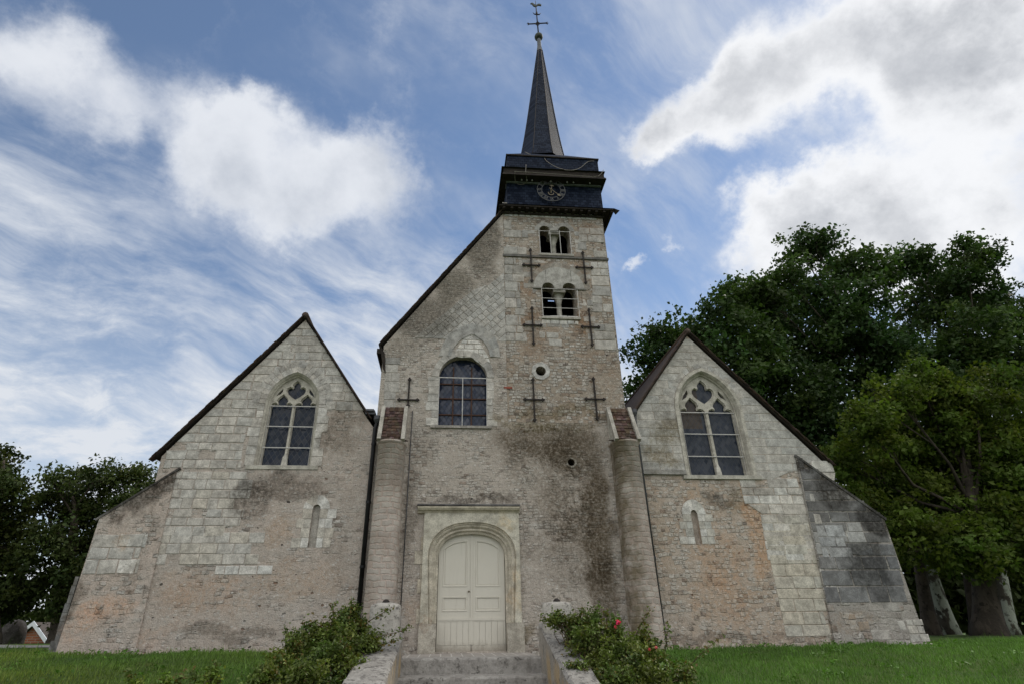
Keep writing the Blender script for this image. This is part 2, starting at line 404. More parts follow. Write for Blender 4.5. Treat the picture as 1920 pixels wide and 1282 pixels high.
ST_NAVE = [s_(1010, 870, 1.3, .7, BR, .62), s_(1075, 930, .9, 1.0, BR, .62), s_(1000, 1010, .9, .8, GY, .5), s_(1090, 1010, .8, 1.4, BR, .6), s_(1010, 830, 1.5, .65, BR, .85), s_(1080, 850, 1.0, .8, BR, .8), s_(1120, 980, .55, 2.0, BR, .95), s_(1040, 960, .9, .9, BR, .55), s_(1135, 1120, .45, 1.0, BR, .8), s_(1060, 1070, .8, .6, GY, .6), s_(985, 790, 1.3, .28, MO, .7), s_(1060, 800, 1.2, .22, MO, .7),
           s_(790, 830, .5, .5, GY, .5), s_(770, 960, .22, 1.6, GY, .75), s_(880, 940, 1.5, .14, DK, .8), s_(1000, 1185, .3, .3, MO, .7), s_(860, 560, .7, .9, GY, .55), s_(800, 595, 1.0, .9, (.15, .145, .135), 1.), s_(905, 460, .7, 1.6, (.165, .158, .145), 1.), s_(850, 540, .7, .8, (.17, .165, .15), .95), s_(760, 650, .5, .6, GY, .7),
           s_(930, 690, .35, .5, GY, .4), s_(780, 1150, .35, .4, TN, .5)]
ST_TOWER = [s_(1000, 610, .7, .6, OR, .6), s_(1090, 610, .5, .6, OR, .65), s_(985, 540, .3, .6, OR, .6), s_(1095, 540, .3, .6, OR, .6), s_(1010, 500, .5, .4, OR, .5), s_(1110, 440, .5, .5, (.24, .14, .08), .65), s_(1080, 490, .4, .35, OR, .5), s_(1010, 650, .7, .5, (.27, .19, .13), .5), s_(1120, 680, .7, .8, (.24, .19, .15), .5),
            s_(1040, 770, 1.6, .2, MO, .7), s_(940, 700, .4, .5, TN, .4), s_(1040, 410, 1.7, .4, GY, .45)]
ST_LEFT = [s_(640, 800, .7, .9, (.19, .175, .155), .85), s_(600, 820, .25, .7, GY, .7), s_(540, 910, 1.3, .4, (.14, .13, .12), .85), s_(470, 930, .5, .6, DK, .75), s_(485, 780, .2, 1.0, GY, .6), s_(300, 1180, .9, .25, PK, .4), s_(430, 1190, 1.3, .22, GY, .8), s_(560, 1090, 1.2, .5, TN, .5), s_(400, 1110, 1.5, .55, (.36, .25, .17), .6), s_(640, 1000, .4, 1.4, GY, .4), s_(520, 1000, .4, .5, TN, .5), s_(650, 680, .3, .6, GY, .4), s_(570, 660, .5, .8, GY, .4)]
ST_BUTL = [s_(270, 915, .75, .5, (.085, .08, .073), .98), s_(210, 955, .4, .3, DK, .95), s_(310, 880, .4, .4, DK, .95), s_(230, 1010, .3, .25, TN, .6), s_(205, 1140, .6, .5, PK, .7), s_(150, 1170, .5, .5, PK, .6), s_(255, 1070, .35, .3, GY, .7), s_(140, 1110, .2, .8, GY, .9), s_(110, 1200, .16, .5, (.13, .13, .13), .9), s_(290, 980, .12, 1.0, GY, .6)]
ST_RIGHT = [s_(1250, 810, .45, .5, (.15, .13, .09), .85), s_(1240, 860, .5, .4, (.17, .14, .09), .8), s_(1350, 935, .6, .28, (.15, .14, .125), .9), s_(1385, 790, .1, 1.2, (.10, .095, .09), .9), s_(1290, 680, .6, .5, GY, .55), s_(1240, 770, .3, .6, GY, .7), s_(1385, 940, .5, .35, (.22, .19, .14), .7), s_(1350, 1040, .9, .8, (.40, .28, .19), .6), s_(1300, 940, .3, .4, (.40, .29, .19), .6), s_(1420, 1000, .3, 1.6, (.42, .30, .21), .8), s_(1360, 1120, 1.1, .7, (.38, .26, .17), .6), s_(1340, 1195, 1.4, .16, GY, .8), s_(1240, 1000, .35, 1.2, (.37, .34, .30), .6), s_(1480, 1195, 1.0, .15, GY, .7), s_(1420, 920, .35, .25, (.24, .235, .225), .7)]
ST_BUTR = [s_(1560, 910, .8, .7, (.075, .07, .064), 1.), s_(1500, 865, .3, .35, (.08, .075, .07), 1.), s_(1640, 975, .5, .5, (.065, .062, .058), 1.), s_(1620, 1050, .7, .7, (.085, .085, .083), .9), s_(1660, 1100, .5, .5, (.11, .11, .11), .8), s_(1600, 1165, .8, .3, TN, .5)]
M_NAVE = masonry('nave_rubble', (.48, .41, .34), (.42, .36, .295), st=ST_NAVE, rows=13., wid=.15, vis=.55, jd=.3, brown=.05, cut=(.42, .60), stone=((.50, .46, .40), (.44, .40, .34), (.38, .34, .29)))
M_TOWER = masonry('tower_rubble', (.36, .275, .20), (.33, .275, .215), st=ST_TOWER, rows=10., wid=.17, vis=.62, sat=.85, jd=.3, brown=.12, dirt=.45, cut=(.38, .52))
M_LEFT = masonry('left_aisle_rubble', (.49, .395, .32), (.44, .375, .315), st=ST_LEFT, rows=11., wid=.2, vis=.40, brown=.16, cut=(.44, .62), pits=.9)
M_RIGHT = masonry('right_aisle_rubble', (.46, .345, .25), (.455, .38, .305), st=ST_RIGHT, rows=10., wid=.15, stone=((.52, .48, .42), (.47, .43, .37), (.41, .37, .31)), vis=.55, brown=.10, cut=(.34, .5), dirt=.2, sat=.85, jd=.05)
M_BUTL = masonry('left_buttress_rubble', (.51, .40, .32), (.47, .39, .325), st=ST_BUTL, rows=10., wid=.2, vis=.5, brown=.07)
M_BUTR = masonry('right_buttress_rubble', (.36, .33, .29), (.31, .28, .25), st=ST_BUTR, rows=6.5, wid=.30, vis=.65, brown=.16)
A_NAVE = ashmat('nave_dressed_stone', ST_NAVE, .3)
A_TOWER = ashmat('tower_dressed_stone', [(a, b, c, d, e, f*.45) for a, b, c, d, e, f in ST_TOWER], .6)
A_LEFT = ashmat('left_aisle_dressed_stone', ST_LEFT[:5]+ST_LEFT[-2:], .36, sat=.62)
A_RIGHT = ashmat('right_aisle_dressed_stone', ST_RIGHT[:6]+ST_RIGHT[-1:], .30, .7, sat=.74)
A_BUTL = ashmat('left_buttress_dressed_stone', ST_BUTL, .4, sat=.62)
A_BUTR = ashmat('right_buttress_dressed_stone', ST_BUTR, .55)
A_PLAIN = ashmat('carved_limestone', [s_(965, 1100, .2, .5, (.36, .27, .17), .5), s_(800, 1120, .12, .5, (.25, .23, .2), .6), s_(950, 975, .4, .2, (.46, .36, .22), .5), s_(790, 1170, .1, .3, (.24, .13, .07), .5)], .16, .2, 1.0)
def colmat(name, mx, strength):
    m = start(name); P = pos(); x, y, z = sep(P)
    ang = (x-mx)*1.0; wv = noise(P, 3., 3, .5); 
    row = z*7.2+(wv-.5)*1.1+(noise(P, 9., 3)-.5)*.5; idx = row._m('FLOOR'); fr = row.frac()
    cx_ = (x+y*.6)*3.2+(idx*.37).frac()*1.0+noise(comb(idx, 0., 0.), .9, 2)*2.; fx = cx_.frac()
    cell = noise(comb(cx_._m('FLOOR')*3.7, idx*5.1, 0.), 1.3, 0)
    fine = noise(P, 30., 5, .62)
    stone = sm((fr-.5).abs()+(fine-.5)*.10, .42, .33)*sm((fx-.5).abs()+(fine-.5)*.06, .46, .40)
    blot = noise(P, 2.2, 7, .68)
    col = mix(stone*sm(blot, .30, .55), mix(noise(P, 1.6, 3), (.48, .385, .33), (.44, .38, .335)), mix(sm(cell, .35, .65), (.40, .36, .32), (.48, .435, .385)))
    col = mix(sm(blot, .36, .64), mix(1., col, (.74, .73, .71), 'MULTIPLY'), col)
    col = mix(sm(noise(P, 1.2, 6, .65), .52, .70)*.5, col, (.24, .225, .21))
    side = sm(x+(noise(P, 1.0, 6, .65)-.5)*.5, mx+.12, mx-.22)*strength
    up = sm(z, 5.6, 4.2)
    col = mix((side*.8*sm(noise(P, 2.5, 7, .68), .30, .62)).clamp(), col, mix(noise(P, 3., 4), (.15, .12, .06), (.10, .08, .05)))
    col = mix(1., col, mix(fine, (.8, .8, .8), (1.2, 1.2, 1.2)), 'MULTIPLY')
    finish(col, .92, stone*.5+fine*.4, .02, spec=.15); return m
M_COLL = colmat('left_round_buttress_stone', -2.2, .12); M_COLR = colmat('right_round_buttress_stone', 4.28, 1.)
IRON = simple('wrought_iron', (.020, .017, .016), (.034, .026, .022), 14, .75, .1, .003)
PIPE = simple('dark_zinc_pipe', (.012, .012, .013), (.022, .022, .024), 5, .45, .4, .001)
ZINC = simple('weathered_zinc', (.045, .048, .055), (.09, .09, .095), 5, .5, .5, .002)
LEAD = simple('pale_lead_strip', (.20, .22, .25), (.36, .37, .40), 5, .5, .3, .003)
WOOD = simple('dark_eaves_timber', (.014, .011, .009), (.035, .027, .02), 6, .85, 0, .004)
BARS = simple('pale_painted_bar', (.42, .41, .39), (.55, .53, .5), 20, .6, .1, .001)
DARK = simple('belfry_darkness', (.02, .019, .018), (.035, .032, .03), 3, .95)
BRASS = simple('gilded_metal', (.12, .10, .07), (.17, .145, .10), 20, .5, .4, .001)
NUM = simple('grey_numeral_metal', (.075, .077, .08), (.13, .13, .13), 20, .5, .2, .001)
COPPER = simple('dull_green_copper', (.035, .045, .035), (.06, .065, .05), 8, .6, .4, .003)
CABLE = simple('pale_cable', (.17, .155, .13), (.24, .22, .19), 10, .7)
def tilemat(name, ca, cb, cc, sx=7., sz=6.):
    m = start(name); P = pos(); t = attr(); n = noise(P, 5., 6, .65); f = noise(P, 40., 4, .6)
    col = mix(sm(n, .35, .65), ca, cb); col = mix(sm(noise(P, 9., 6, .7), .5, .64)*.8, col, cc)
    col = mix(1., col, t, 'MULTIPLY'); finish(col, .9, n*.5+f*.5, .008, spec=.15); return m
TILE = tilemat('old_clay_tile', (.075, .050, .038), (.055, .042, .034), (.040, .037, .031))
CAPT = tilemat('mossy_clay_tile', (.085, .055, .042), (.065, .047, .038), (.14, .128, .105))
def slatemat():
    m = start('blue_slate'); P = pos(); x, y, z = sep(P); t = attr()
    row = z*8.5; idx = row._m('FLOOR'); fr = row.frac(); cx = (x+y*.8)*6.5+(idx*.5).frac(); fx = cx.frac()
    cell = noise(comb(cx._m('FLOOR')*2.3, idx*4.1, 0.), 1.7, 0); f = noise(P, 25., 4, .6)
    edge = sm(fr, 0., .12)*sm((fx-.5).abs(), .5, .44)
    col = mix(sm(cell, .3, .7), (.007, .011, .023), (.021, .029, .050)); col = mix(edge, (.003, .005, .009), col)
    col = mix(1., col, t, 'MULTIPLY')
    finish(col, .62, edge*.5+fr*-.4+f*.2+cell*.3, .02, spec=.06); return m
SLATE = slatemat()
def glassmat(name, c1, c2, lead, sc, patch=None, spec=.2):
    m = start(name); P = pos(); x, y, z = sep(P)
    u = (x*1.2+z*.82)*sc; v = (x*1.2-z*.82)*sc
    l = sm((u.frac()-.5).abs().max((v.frac()-.5).abs()), .43, .475)
    cell = noise(comb(u._m('FLOOR')*1.37, v._m('FLOOR')*2.11, 0.), 3.1, 0)
    n = noise(P, 1.6, 4, .6)
    col = mix(sm(cell*.55+n*.45, .36, .62), c1, c2)
    if patch:
        px0, px1, pz0, pz1, pc = patch
        col = mix(sm(x, px0, px0+.01)*sm(x, px1+.01, px1)*sm(z, pz0, pz0+.01)*sm(z, pz1+.01, pz1), col, pc)
    col = mix(l, col, lead)
    finish(col, mix(l, (.12, .12, .12), (.7, .7, .7)), None, spec=spec)
    wn = new('ShaderNodeTexWhiteNoise'); wn.noise_dimensions = '2D'; lk(comb(u._m('FLOOR'), v._m('FLOOR'), 0.), wn.inputs[0])
    tilt = vadd(vmul(vadd(X(wn.outputs[1]), (-.5, -.5, -.5)), (.22, .05, .22)), vmul(vadd(noise(P, 3., 3, .5, True), (-.5, -.5, -.5)), (.25, 0., .25)))
    vn = new('ShaderNodeVectorMath'); vn.operation = 'NORMALIZE'; lk(vadd(tilt, (0., -1., 0.)), vn.inputs[0])
    bs = [q for q in X.T.nodes if q.type == 'BSDF_PRINCIPLED'][0]; X.T.links.new(vn.outputs[0], bs.inputs['Normal']); return m
G_LEFT = glassmat('leaded_glass_dark', (.008, .012, .022), (.014, .021, .036), (.055, .058, .064), 5.6, spec=.3)
p0, p1 = a2(1283, 745), a2(1322, 800)
G_RIGHT = glassmat('leaded_glass_pale', (.020, .027, .042), (.038, .045, .058), (.050, .052, .058), 6.5, patch=(p0[0]-.1, p1[0]+.05, p1[1]+.02, p0[1]+.35, (.055, .042, .033)))
G_NAVE = glassmat('leaded_glass_blue', (.014, .022, .050), (.030, .041, .068), (.012, .015, .024), 6.2, spec=.35)
def paintmat():
    m = start('grey_beige_door_paint'); P = pos(); x, y, z = sep(P); n = noise(P, 2., 5, .6); st_ = noise(vmul(P, (14., 14., 1.2)), 1., 6, .65); f = noise(P, 30., 5, .65)
    col = mix(n, (.545, .515, .44), (.60, .575, .50)); col = mix(sm(st_, .52, .75)*.35, col, (.42, .39, .32))
    col = mix((sm(z+(f-.5)*.25+(st_-.5)*.3, .28, -.02)*.75).clamp(), col, (.22, .19, .15)); col = mix(sm(f, .66, .72)*.5*sm(z, 1.1, .3), col, (.25, .21, .17))
    finish(col, .5, st_*.5+f*.2, .003, spec=.35); return m
PAINT = paintmat()

# ================================================================== THE CHURCH
church = thing('church', 'old pale stone village church with slate spire, clock stage and two side gables', 'church', (0, 1, 0))
rnd = random.uniform
def tint(base, v=.12, warm=.03):
    def f(*_):
        k = 1+rnd(-v, v); w = rnd(-warm, warm); return (base[0]*k*(1+w), base[1]*k, base[2]*k*(1-w))
    return f
def tints(*bs, v=.10):
    def f(*_):
        b = random.choice(bs); return tint(b, v)()
    return f
LIME = (.49, .45, .385); LIME2 = (.45, .41, .35); LIMEY = (.50, .44, .345); LIMEG = (.36, .335, .295); WHT = (.58, .55, .49)

# ---- outlines (x, z) on the front plane
def px(*L, Y=0.): return [a2(x, y, Y) for x, y in L]
XT0, XT1 = 1.0, 4.47
zg = -.45
# openings
NW = arch(-.99, .42, a2(866, 798)[1], a2(820, 706)[1], a2(866, 668)[1], 10)
dl, dr = a2(820, 1100)[0], a2(949, 1100)[0]
dzs, dza = a2(822, 1045)[1], a2(884, 999)[1]
DO = arch(dl, dr, -.02, dzs, dza, 10, 'basket')                  # door opening
do0, do1 = a2(790, 1100)[0], a2(976, 1100)[0]
dz1 = a2(880, 958)[1]
OC1 = a2(1014, 695); OC2 = a2(1071, 866)
circ = lambda c, r, n=16: [(c[0]+r*math.cos(2*math.pi*i/n+.2), c[1]+r*math.sin(2*math.pi*i/n+.2)) for i in range(n)]
nave_poly = [(-2.72, zg), (4.47, zg), (4.47, 5.7), (XT0, 5.7), (XT0, 13.22), (-2.66, 8.0)]
DOH = offs(DO, .25); DOH[0] = (DOH[0][0], .02); DOH[-1] = (DOH[-1][0], .02)
nave_holes = [NW, DOH, circ(OC2, .10)]
mb = MB(); mb.prism(nave_poly, 0, .75, nave_holes)
# quoins of the nave corner, patches of small courses
ashlar(mb, px((722, 668), (752, 668), (750, 765), (719, 765)), (.22, .34), (.30, .55), tints(LIMEG, LIME2, v=.12), edge=.14)
ashlar(mb, px((775, 633), (945, 507), (949, 640)), (.20, .20), (.20, .20), tints((.41, .385, .34), (.42, .395, .35), v=.02), ang=math.pi/4, gap=.013, jit=.001, proud=.009)
wr_o = px((839, 668), (844, 649), (858, 633), (886, 618), (910, 634), (921, 650), (926, 669)); wr_i = px((846, 668), (851, 651), (864, 637), (886, 626), (905, 639), (915, 653), (919, 669))
A_, B_ = resample(wr_i, 19), resample(wr_o, 19)
ashlar(mb, px((848, 666), (866, 640), (882, 629), (900, 642), (915, 668), (925, 690), (908, 690), (880, 667), (858, 668)), (.13, .17), (.2, .34), tint(WHT, .1), gap=.016)
vouss(mb, A_, B_, 2, proud=.03, tint=tint((.34, .325, .295), .06), gap=.03)
B2 = resample(px((823, 668), (829, 648), (842, 627), (862, 614), (888, 606), (910, 615), (927, 630), (935, 648), (938, 670)), 19)
vouss(mb, B_, B2, 2, proud=.018, tint=tint((.35, .335, .30), .06), gap=.02)
# surround of the big window
NWo = offs(NW, .20)
n_ = len(NW); vouss(mb, NW[1:-1], NWo[1:-1], 2, proud=.022, tint=tints(LIMEG, LIME2, v=.10), gap=.06)
for sx, side in ((-.99, -1), (.42, 1)):
    z = NW[0][1]
    while z < NW[1][1]-.05:
        h = min(rnd(.19, .27), NW[1][1]-z); w = rnd(.14, .34)
        mb.prism([(sx, z+.006), (sx+side*w, z+.006), (sx+side*w, z+h-.006), (sx, z+h-.006)], -rnd(.012, .02), .03, back=False, mat=1, col=tints(LIME2, LIME, v=.12)()); z += h
# ring of pale stone round the small lower oculus, three red bricks let into the wall
vouss(mb, (lambda q: q+[q[0]])(circ(OC2, .10)), (lambda q: q+[q[0]])(circ(OC2, .15)), 4, proud=.012, tint=tint(WHT, .05), gap=.05)
nave = mb.build('nave_wall', [M_NAVE, A_NAVE], church)
mb = MB(); o = a2(945, 726)
for i in range(4): mb.box(o[0]+i*.062, o[0]+i*.062+.052, -.008, .03, o[1]-.03+rnd(-.006, .006), o[1]+.03, col=(rnd(.8, 1.2),)*3)
mb.build('red_brick_patch', simple('red_brick', (.32, .08, .05), (.22, .06, .04), 20), nave)
# lower courses: rows of small squared stones between door and round buttress, left of the door
# (kept in the rubble material)
# ---- doorway
dw = thing('doorway', '', 'x'); del dw['label']; del dw['category']; dw.parent = church; dw.location = (0, -1, 0)
def shell(name, mat, parent, layers, col=(1, 1, 1)):
    m = MB()
    for (A, ya), (B, yb) in zip(layers, layers[1:]): m.loft(A, ya, B, yb, close=False, mat=0, col=col)
    return m.build(name, mat, parent)
sur_o = [(do0, -.02), (do0, dz1), (do1, dz1), (do1, -.02)]
D3 = offs(DO, .27); D2 = offs(DO, .17); D1 = offs(DO, .08)
for L in (D1, D2, D3):
    L[0] = (L[0][0], .62); L[-1] = (L[-1][0], .62)
D0 = list(DO); D0[0] = (D0[0][0], .62); D0[-1] = (D0[-1][0], .62)
m = MB()
fo = [(do0, .62), (do0, dz1), (do1, dz1), (do1, .62)]
m.prism(fo+D3[::-1], -.075, .02, back=False, col=tint((.50, .46, .375), .03)())
seq = [(D3, -.075), (offs_ := [((p[0]*.75+q[0]*.25), (p[1]*.75+q[1]*.25)) for p, q in zip(D3, D2)], -.03), ([((p[0]*.6+q[0]*.4), (p[1]*.6+q[1]*.4)) for p, q in zip(D3, D2)], -.055), ([((p[0]*.3+q[0]*.7), (p[1]*.3+q[1]*.7)) for p, q in zip(D3, D2)], -.02), (D2, -.01), ([((p[0]*.5+q[0]*.5), (p[1]*.5+q[1]*.5)) for p, q in zip(D2, D1)], .05), (D1, .04), ([((p[0]*.6+q[0]*.4), (p[1]*.6+q[1]*.4)) for p, q in zip(D1, D0)], .10), (D0, .12), (D0, .34)]
for (A, ya), (B, yb) in zip(seq, seq[1:]): m.loft(A, ya, B, yb, close=False, col=(.49, .45, .37))
# tooth stones on the left of the surround
z = .62
for w in (.09, .02, .10, .05, .20, .06, .12):
    if z > dz1-.9: break
    m.box(do0-w, do0+.004, -.02, .03, z+.004, z+.32, col=tint((.47, .42, .34), .06)()); z += .33
m.build('door_surround', A_PLAIN, dw)
for xa, xb in ((do0-.02, dl-.0), (dr+.0, do1+.05)):
    m = MB(); m.box(xa, xb, -.10, .34, -.05, .615, col=(.40, .37, .315)); m.build('plinth', A_PLAIN, dw)
m = MB(); x0, x1 = a2(784, 950)[0], a2(973, 950)[0]; zt = at(880, 947, -.2).z
prof = [(-.02, -.18), (-.08, -.165), (-.10, -.12), (-.15, -.10), (-.18, -.05), (-.18, -.02), (-.02, .02)]
prof = [(.02, -.18)]+prof+[(.02, .03)]
vs = [(x, y, zt+z) for x in (x0, x1) for y, z in prof]; k = len(prof)
m.add(vs, [(i, i+1, k+i+1, k+i) for i in range(k-1)]+[tuple(range(k))[::-1], tuple(range(k, 2*k))], col=(.42, .385, .30))
m.build('cornice', A_PLAIN, dw)
m = MB(); m.box(x0-.02, x1+.02, -.10, .01, zt+.025, zt+.065, col=(.15, .145, .14)); m.build('weathered_drip_slab', A_NAVE, dw)
# ---- the two door leaves
xm = (dl+dr)/2+.0
dtop = lambda x: dzs+(dza-dzs)*max(0., 1-abs((x-xm)/((dr-dl)/2))**(1/.42))**.5
def leaf(xa, xb, hinge):
    door = MB(); yb = .22
    n = 14; xs = [xa+(xb-xa)*i/n for i in range(n+1)]
    zt = [np.interp(x, [p[0] for p in DO[1:-1]], [p[1] for p in DO[1:-1]])+.02 for x in xs]
    out = [(xa, .0), (xb, .0)]+[(x, t) for x, t in zip(xs[::-1], zt[::-1])]
    # upper panel follows the arch
    def pan(zb, zt_, inset, arch_=False):
        a, b = xa+.10+inset, xb-.10-inset
        if xa < xm-.1: a += .02
        else: b -= .02
        if not arch_: return [(a, zb+inset), (b, zb+inset), (b, zt_-inset), (a, zt_-inset)]
        q = np.linspace(b, a, 9)
        return [(a, zb+inset), (b, zb+inset)]+[(x, float(np.interp(x, xs, zt))-.16-inset*1.1) for x in q]
    z1, z2 = a2(850, 1098)[1], a2(850, 1117)[1]; z3 = a2(850, 1145)[1]; zk = a2(850, 1158)[1]
    P1 = [pan(z1, 0, i, True) for i in (0, .03, .06)]; P2 = [pan(z3, z2, i) for i in (0, .03, .06)]
    door.prism(out, yb, yb+.06, [P1[0], P2[0]], back=False)
    for P in (P1, P2):
        door.loft(P[0][::-1], yb, offs(P[0], -.006)[::-1], yb-.014, col=(1, 1, 1)); door.loft(offs(P[0], -.006)[::-1], yb-.014, P[1][::-1], yb-.010)
        door.loft(P[1][::-1], yb-.010, offs(P[1], -.004)[::-1], yb+.016); door.loft(offs(P[1], -.004)[::-1], yb+.016, P[2][::-1], yb+.010)
        door.prism(P[2], yb+.010, yb+.05, back=False)
    # kick board of vertical planks, standing proud
    door.box(xa+.004, xb-.004, yb-.030, yb+.002, zk-.05, zk); door.box(xa+.004, xb-.004, yb-.022, yb+.002, zk-.075, zk-.051)
    w = (xb-xa-.10)/5
    door.box(xa+.004, xa+.05, yb-.020, yb+.002, .16, zk-.076); door.box(xb-.05, xb-.004, yb-.020, yb+.002, .16, zk-.076)
    for i in range(5): door.box(xa+.052+i*w, xa+.05+(i+1)*w-.006, yb-.016, yb+.002, .155, zk-.076)
    door.box(xa+.002, xb-.002, yb-.045, yb+.002, .005, .15)
    return door
dd = thing('door', '', 'x'); del dd['label']; del dd['category']; dd.parent = church; dd.location = (0, -1, 0)
leaf(dl+.012, xm-.008, 0).build('door_leaf', PAINT, dd); m = leaf(xm+.004, dr-.012, 1)
m.box(xm-.022, xm+.022, .195, .219, .16, dza-.02); m.build('door_leaf', PAINT, dd)
m = MB(); m.lathe([(.0, -.02), (.02, -.018), (.026, 0), (.018, .016), (0, .02)], 0, 0, 10)
hv = m.v; m.v = [(v[0]+xm-.07, .19+v[1], v[2]+a2(880, 1107)[1]) for v in hv]; m.build('door_knob', BRASS, dd)
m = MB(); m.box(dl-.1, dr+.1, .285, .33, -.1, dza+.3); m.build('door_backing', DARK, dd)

# ---- tower
def twin(L1, R1, L2, R2, zb, zs, n=8):      # one opening with two round heads
    def head(l, r): return [((l+r)/2-(r-l)/2*math.cos(math.pi*i/n), zs+(r-l)/2*math.sin(math.pi*i/n)) for i in range(n+1)]
    return [(L1, zb)]+head(L1, R1)+head(L2, R2)+[(R2, zb)]
zp = lambda x, y: (985+x/5.83, 400+y/5.83)
u1 = [a2(*zp(t, 190))[0] for t in (153, 270, 358, 484)]; uz = a2(*zp(320, 190))[1]; ub = a2(*zp(320, 452))[1]
l1 = [a2(*zp(t, 815))[0] for t in (182, 318, 405, 550)]; lz = a2(*zp(360, 820))[1]; lb = a2(*zp(380, 1140))[1]
UP = twin(*u1, ub, uz); LO = twin(*l1, lb, lz)
tower_poly = [(XT0, 5.7), (XT1, 5.7), (XT1+.05, 11.4), (XT1+.05, 13.75), (XT0, 13.75)]
mb = MB(); mb.prism(tower_poly, 0.01, .55, [UP, LO, circ(OC1, .155)])
zq = a2(950, 640)[1]
hol = [offs(UP, .16), offs(LO, .2), circ(OC1, .3)]
tq = tints(LIMEG, LIME2, LIME2, (.36, .33, .28), v=.16)
ashlar(mb, [(XT0, zq), (XT0+.75, zq), (XT0+.62, 11.4), (XT0, 11.4)], (.24, .38), (.32, .62), tq, skip=.12, edge=.25, y0=.01, gap=.02, jit=.012, holes=hol)
ashlar(mb, [(XT0, 11.52), (XT0+1.0, 11.52), (XT0+.95, 12.9), (XT0, 12.9)], (.24, .40), (.35, .65), tq, skip=.15, edge=.25, y0=.01, gap=.02, jit=.012, holes=hol)
ashlar(mb, [(XT1-.72, zq-.2), (XT1-.02, zq-.2), (XT1+.03, 11.4), (XT1-.55, 11.4)], (.26, .42), (.35, .60), tq, skip=.30, y0=.01, gap=.02, jit=.012, holes=hol)
ashlar(mb, [(XT1-1.0, 11.52), (XT1+.03, 11.52), (XT1+.03, 12.9), (XT1-.8, 12.9)], (.26, .36), (.35, .60), tq, skip=.35, y0=.01, gap=.02, jit=.012, holes=hol)
ashlar(mb, [(XT0+.6, zq-.3), (XT1-.6, zq-.3), (XT1-.6, 11.4), (XT0+.6, 11.4)], (.14, .26), (.2, .5), tints(LIMEG, LIME2, (.33, .27, .2), v=.16), skip=.66, y0=.01, proud=.004, gap=.03, jit=.02, holes=hol)
ashlar(mb, [(XT0+.8, 11.52), (XT1-.8, 11.52), (XT1-.8, 12.9), (XT0+.8, 12.9)], (.14, .26), (.2, .5), tints(LIMEG, LIME2, (.33, .25, .18), v=.16), skip=.5, y0=.01, proud=.004, gap=.03, jit=.02, holes=hol)
zw = a2(1040, 404)[1]
ashlar(mb, [(XT0+.05, zw-.13), (XT1-.15, zw-.13), (XT1-.15, zw+.13), (XT0+.05, zw+.13)], (.26, .26), (.16, .36), tint((.50, .48, .45), .10), skip=.06, y0=.01, gap=.022, jit=.014)
mb.box(XT0-.02, XT1+.07, -.015, .02, zw+.16, 13.7, mat=1, col=(.33, .30, .26))
ashlar(mb, px((1015, 595), (1085, 595), (1085, 607), (1015, 607)), (.15, .16), (.2, .3), tint(WHT, .06), y0=.01, gap=.02, jit=.012)
# string course
mb.box(XT0-.03, XT1+.07, -.035, .03, 11.42, 11.50, mat=1, col=(.15, .14, .125))
# arch stones over the upper heads
for l, r in ((u1[0], u1[1]), (u1[2], u1[3])):
    c, w = (l+r)/2, (r-l)/2
    A = [(c-w*math.cos(math.pi*i/12), uz+w*math.sin(math.pi*i/12)) for i in range(13)]; B = [(c-(w+.16)*math.cos(math.pi*i/12), uz+(w+.16)*math.sin(math.pi*i/12)) for i in range(13)]
    vouss(mb, A, B, 2, y0=.01, proud=.006, tint=tint((.35, .325, .285), .08), gap=.06, deep=.01)
# arch stones over the lower tympanum
ty0, ty1 = a2(*zp(92, 815))[0], a2(*zp(645, 815))[0]; tyz = a2(*zp(368, 592))[1]; tc = (ty0+ty1)/2; tw = (ty1-ty0)/2; th_ = tyz-lz
A = [(tc-tw*math.cos(math.pi*i/20), lz+th_*math.sin(math.pi*i/20)) for i in range(21)]; B = [(tc-(tw+.2)*math.cos(math.pi*i/20), lz+(th_+.17)*math.sin(math.pi*i/20)) for i in range(21)]
vouss(mb, A, B, 1, y0=.01, proud=.012, tint=tints((.30, .235, .17), (.33, .29, .23), v=.12), gap=.03)
# octagonal ring of the upper oculus
q = [(OC1[0]+.155*math.cos(2*math.pi*i/16+.2), OC1[1]+.155*math.sin(2*math.pi*i/16+.2)) for i in range(17)]
q8 = [(OC1[0]+.29*math.cos(2*math.pi*i/8+.2), OC1[1]+.29*math.sin(2*math.pi*i/8+.2)) for i in range(9)]
o16 = []
for i in range(8): o16 += [q8[i], ((q8[i][0]+q8[i+1][0])/2, (q8[i][1]+q8[i+1][1])/2)]
vouss(mb, q, o16+[q8[0]], 4, y0=.01, proud=.02, tint=tint((.48, .46, .42), .06), gap=.06)
# side and back walls, floors (the inside is hollow)
mb.box(XT0, XT0+.5, .551, 3.4, 5.7, 13.6); mb.box(XT1-.45, XT1+.04, .551, 3.4, 5.7, 13.6)
sl0, sl1 = at(*zp(246, 932), Y=3.4), at(*zp(324, 968), Y=3.4); sl2, sl3 = at(*zp(220, 992), Y=3.4), at(*zp(324, 1003), Y=3.4)
tb = [(XT0, 5.7), (XT1, 5.7), (XT1, 13.6), (XT0, 13.6)]
mb.prism(tb, 3.401, 3.55, [[(sl0.x, sl1.z), (sl1.x, sl1.z), (sl1.x, sl0.z), (sl0.x, sl0.z)], [(sl2.x, sl3.z), (sl3.x, sl3.z), (sl3.x, sl2.z), (sl2.x, sl2.z)]], mat=2)
mb.box(XT0+.501, XT1-.451, .551, 3.4, 7.9, 8.0, mat=2); mb.box(XT0+.501, XT1-.451, .551, 3.4, ub+1.6, ub+1.7, mat=2)
tower = mb.build('tower_wall', [M_TOWER, A_TOWER, DARK], church)
